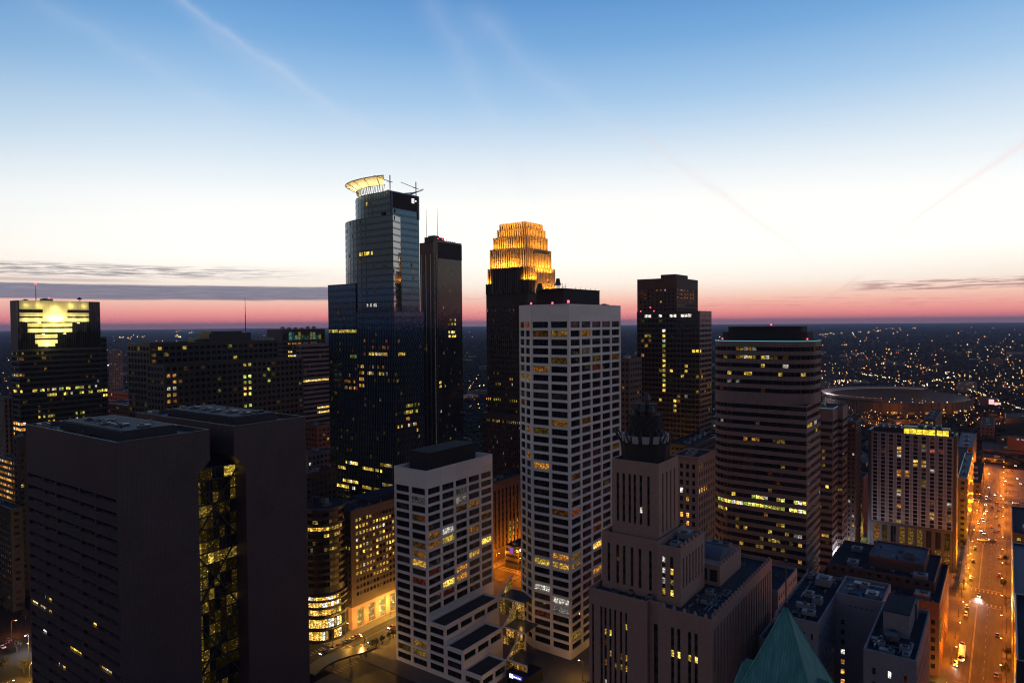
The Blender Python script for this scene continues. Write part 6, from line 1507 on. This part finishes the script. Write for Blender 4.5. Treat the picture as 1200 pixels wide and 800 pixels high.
front = t.ramp(t.m('DIVIDE', el, 1.0), [(0, hexc(206, 140, 150)), (.008, hexc(252, 142, 144)), (.020, hexc(255, 172, 160)), (.036, hexc(255, 208, 188)), (.056, hexc(255, 242, 228)), (.095, (1.14, 1.10, 1.03)), (.17, tuple(1.03*c for c in hexc(251, 253, 252))), (.24, hexc(217, 233, 246)), (.32, hexc(166, 202, 236)), (.40, hexc(122, 172, 222)), (.50, hexc(82, 140, 203)), (.75, hexc(42, 88, 150)), (1, hexc(28, 60, 112))])
side = t.ramp(el, [(0, hexc(190, 124, 142)), (.012, hexc(236, 146, 152)), (.036, hexc(252, 198, 184)), (.070, hexc(253, 240, 226)), (.15, hexc(236, 242, 243)), (.24, hexc(170, 202, 229)), (.34, hexc(108, 158, 206)), (.5, hexc(62, 116, 178)), (.8, hexc(36, 76, 134)), (1, hexc(28, 60, 112))])
back = t.ramp(el, [(0, hexc(92, 84, 104)), (.08, hexc(154, 128, 116)), (.2, hexc(156, 144, 134)), (.4, hexc(114, 120, 128)), (.8, hexc(48, 78, 118)), (1, hexc(30, 60, 115))])
f1 = t.sm(caz, .50, .88); f2 = t.sm(caz, -.15, .55)
sky = t.mix(f1, t.mix(f2, back, side), front)
# brighter glow round the set sun
gl = t.m('MULTIPLY', t.sm(caz, .86, 1.0), t.m('MULTIPLY', t.sm(el, .02, .09), t.m('SUBTRACT', 1, t.sm(el, .10, .30))))
sky = t.mix(t.m('MULTIPLY', gl, .35), sky, (1.12, 1.06, .98, 1))
az = t.m('ARCTAN2', X, Yc)
wv = t.new('ShaderNodeCombineXYZ'); t.put(wv.inputs[0], t.m('MULTIPLY', az, 9.0)); t.put(wv.inputs[1], t.m('MULTIPLY', el, 120.0)); wv.inputs[2].default_value = 3.0
wn = t.noise(wv.outputs[0], 1.0, 6, .62)
wv2 = t.new('ShaderNodeCombineXYZ'); t.put(wv2.inputs[0], t.m('MULTIPLY', az, 22.0)); t.put(wv2.inputs[1], t.m('MULTIPLY', el, 420.0)); wv2.inputs[2].default_value = 9.0
wn2 = t.noise(wv2.outputs[0], 1.0, 5, .65)
def band(lo, hi, soft, a0, a1, asoft, jit, nz):
    e = t.m('ADD', el, t.m('MULTIPLY', t.m('SUBTRACT', nz, .5), jit))
    v = t.m('MULTIPLY', t.sm(e, lo-soft, lo+soft), t.m('SUBTRACT', 1, t.sm(e, hi-soft, hi+soft)))
    return t.m('MULTIPLY', v, t.m('MULTIPLY', t.sm(az, a0-asoft, a0+asoft), t.m('SUBTRACT', 1, t.sm(az, a1-asoft, a1+asoft))))
c1 = t.m('MULTIPLY', t.m('ADD', .72, t.m('MULTIPLY', wn2, .5), clamp=True), band(.0345, .0535, .0016, -2.2, -.16, .10, .006, wn))
sky = t.mix(t.m('MULTIPLY', c1, .95), sky, c4(hexc(120, 122, 144)))
c2 = t.m('MULTIPLY', band(.063, .078, .004, -2.2, -.36, .16, .010, wn), t.sm(wn2, .40, .60))
sky = t.mix(t.m('MULTIPLY', c2, .85), sky, c4(hexc(140, 132, 146)))
c2b = t.m('MULTIPLY', band(.056, .060, .0015, -2.2, -.50, .06, .004, wn), .55); sky = t.mix(c2b, sky, c4(hexc(176, 160, 164)))
c3 = t.m('MULTIPLY', band(.038, .050, .002, .47, 1.6, .03, .008, wn), t.sm(wn2, .42, .58)); sky = t.mix(t.m('MULTIPLY', c3, .8), sky, c4(hexc(176, 132, 132)))
c4_ = t.m('MULTIPLY', band(.018, .034, .004, .10, .62, .10, .012, wn), t.sm(wn2, .50, .66)); sky = t.mix(t.m('MULTIPLY', c4_, .5), sky, c4(hexc(226, 132, 138)))
c5 = t.m('MULTIPLY', band(.034, .042, .002, -.10, .0, .03, .006, wn), t.sm(wn2, .46, .60)); sky = t.mix(t.m('MULTIPLY', c5, .5), sky, c4(hexc(222, 180, 172)))
# contrails: strips along great circles
nz3 = t.noise(t.vm('MULTIPLY', D, (14, 14, 14)), 1.0, 5, .6)
def trail(p0, p1, w0, w1, col, op):
    a, b = Vector(ray(*p0)).normalized(), Vector(ray(*p1)).normalized(); n = a.cross(b).normalized(); ln = math.acos(max(-1, min(1, a.dot(b)))); m = n.cross(a)
    dist = t.m('ABSOLUTE', t.m('ADD', t.vm('DOT_PRODUCT', D, tuple(n)), t.m('MULTIPLY', t.m('SUBTRACT', nz3, .5), w1*1.6)))
    s = t.m('DIVIDE', t.m('ARCTAN2', t.vm('DOT_PRODUCT', D, tuple(m)), t.vm('DOT_PRODUCT', D, tuple(a))), ln)
    wid = t.m('ADD', w0, t.m('MULTIPLY', s, w1-w0)); wid = t.m('MAXIMUM', wid, .0005)
    v = t.m('SUBTRACT', 1, t.m('DIVIDE', dist, wid), clamp=True); v = t.m('MULTIPLY', v, v)
    v = t.m('MULTIPLY', v, t.m('MULTIPLY', t.sm(s, -.05, .12), t.m('SUBTRACT', 1, t.sm(s, .72, 1.05))))
    v = t.m('MULTIPLY', v, t.m('ADD', .35, t.m('MULTIPLY', nz3, 1.1)))
    return t.mix(t.m('MULTIPLY', v, op*.36), sky, c4(col))
white = hexc(214, 222, 238); pinkw = hexc(236, 206, 210)
sky = trail((180, -20), (420, 145), .008, .014, white, .42)
sky = trail((170, -22), (520, 215), .020, .02, white, .5)
sky = trail((225, 30), (430, 170), .026, .03, white, .28)
sky = trail((10, -20), (330, 175), .03, .03, white, .34)
sky = trail((490, -30), (640, 260), .04, .03, white, .40)
sky = trail((540, 10), (790, 215), .05, .02, white, .40)
sky = trail((740, 150), (970, 320), .014, .010, pinkw, .55)
sky = trail((1240, 140), (1035, 282), .012, .003, hexc(250, 206, 204), .75)
sky = trail((955, 358), (1015, 318), .004, .006, hexc(226, 168, 166), .7)
nish = t.new('ShaderNodeTexSky', sky_type='NISHITA'); nish.sun_disc = False; nish.sun_elevation = R(0.0); nish.sun_rotation = GZ
full = t.vm('ADD', sky, t.vm('MULTIPLY', nish.outputs[0], (.004, .004, .004)))
t.put(bg.inputs[0], full); bg.inputs[1].default_value = 1.0; t.l.new(bg.outputs[0], wo.inputs[0])
sl = bpy.data.lights.new('Sun', 'SUN'); sl.energy = .06; sl.angle = R(12); sl.color = (1, .62, .45)
so = bpy.data.objects.new('Sun', sl); COL.objects.link(so); so.rotation_euler = (R(88.5), 0, math.pi-GZ)
# ------------------------------------------------------------------ air
HAZE = 3.4e-5
if HAZE:
    hm = bpy.data.materials.new('haze'); hm.use_nodes = True; hn = NT(hm.node_tree); hn.n.clear(); ho = hn.new('ShaderNodeOutputMaterial'); pv = hn.new('ShaderNodeVolumePrincipled')
    pv.inputs['Color'].default_value = (.62, .74, 1, 1); pv.inputs['Density'].default_value = HAZE; hn.l.new(pv.outputs[0], ho.inputs['Volume'])
    me = MB(); me.box(-43000, 43000, -43000, 43000, -1, 285, 0, True); M['haze'] = hm
    tag(obj('haze', me, None, 'haze'), None, None, None, 'stuff')
scn.view_settings.view_transform = 'Standard'; scn.view_settings.look = 'None'; scn.view_settings.exposure = 0; scn.view_settings.gamma = 1
scn.render.film_transparent = False
scn.cycles.filter_width = 1.15; scn.cycles.use_denoising = True; scn.cycles.max_bounces = 5; scn.cycles.diffuse_bounces = 2; scn.cycles.glossy_bounces = 3; scn.cycles.volume_bounces = 0; scn.cycles.sample_clamp_indirect = 4
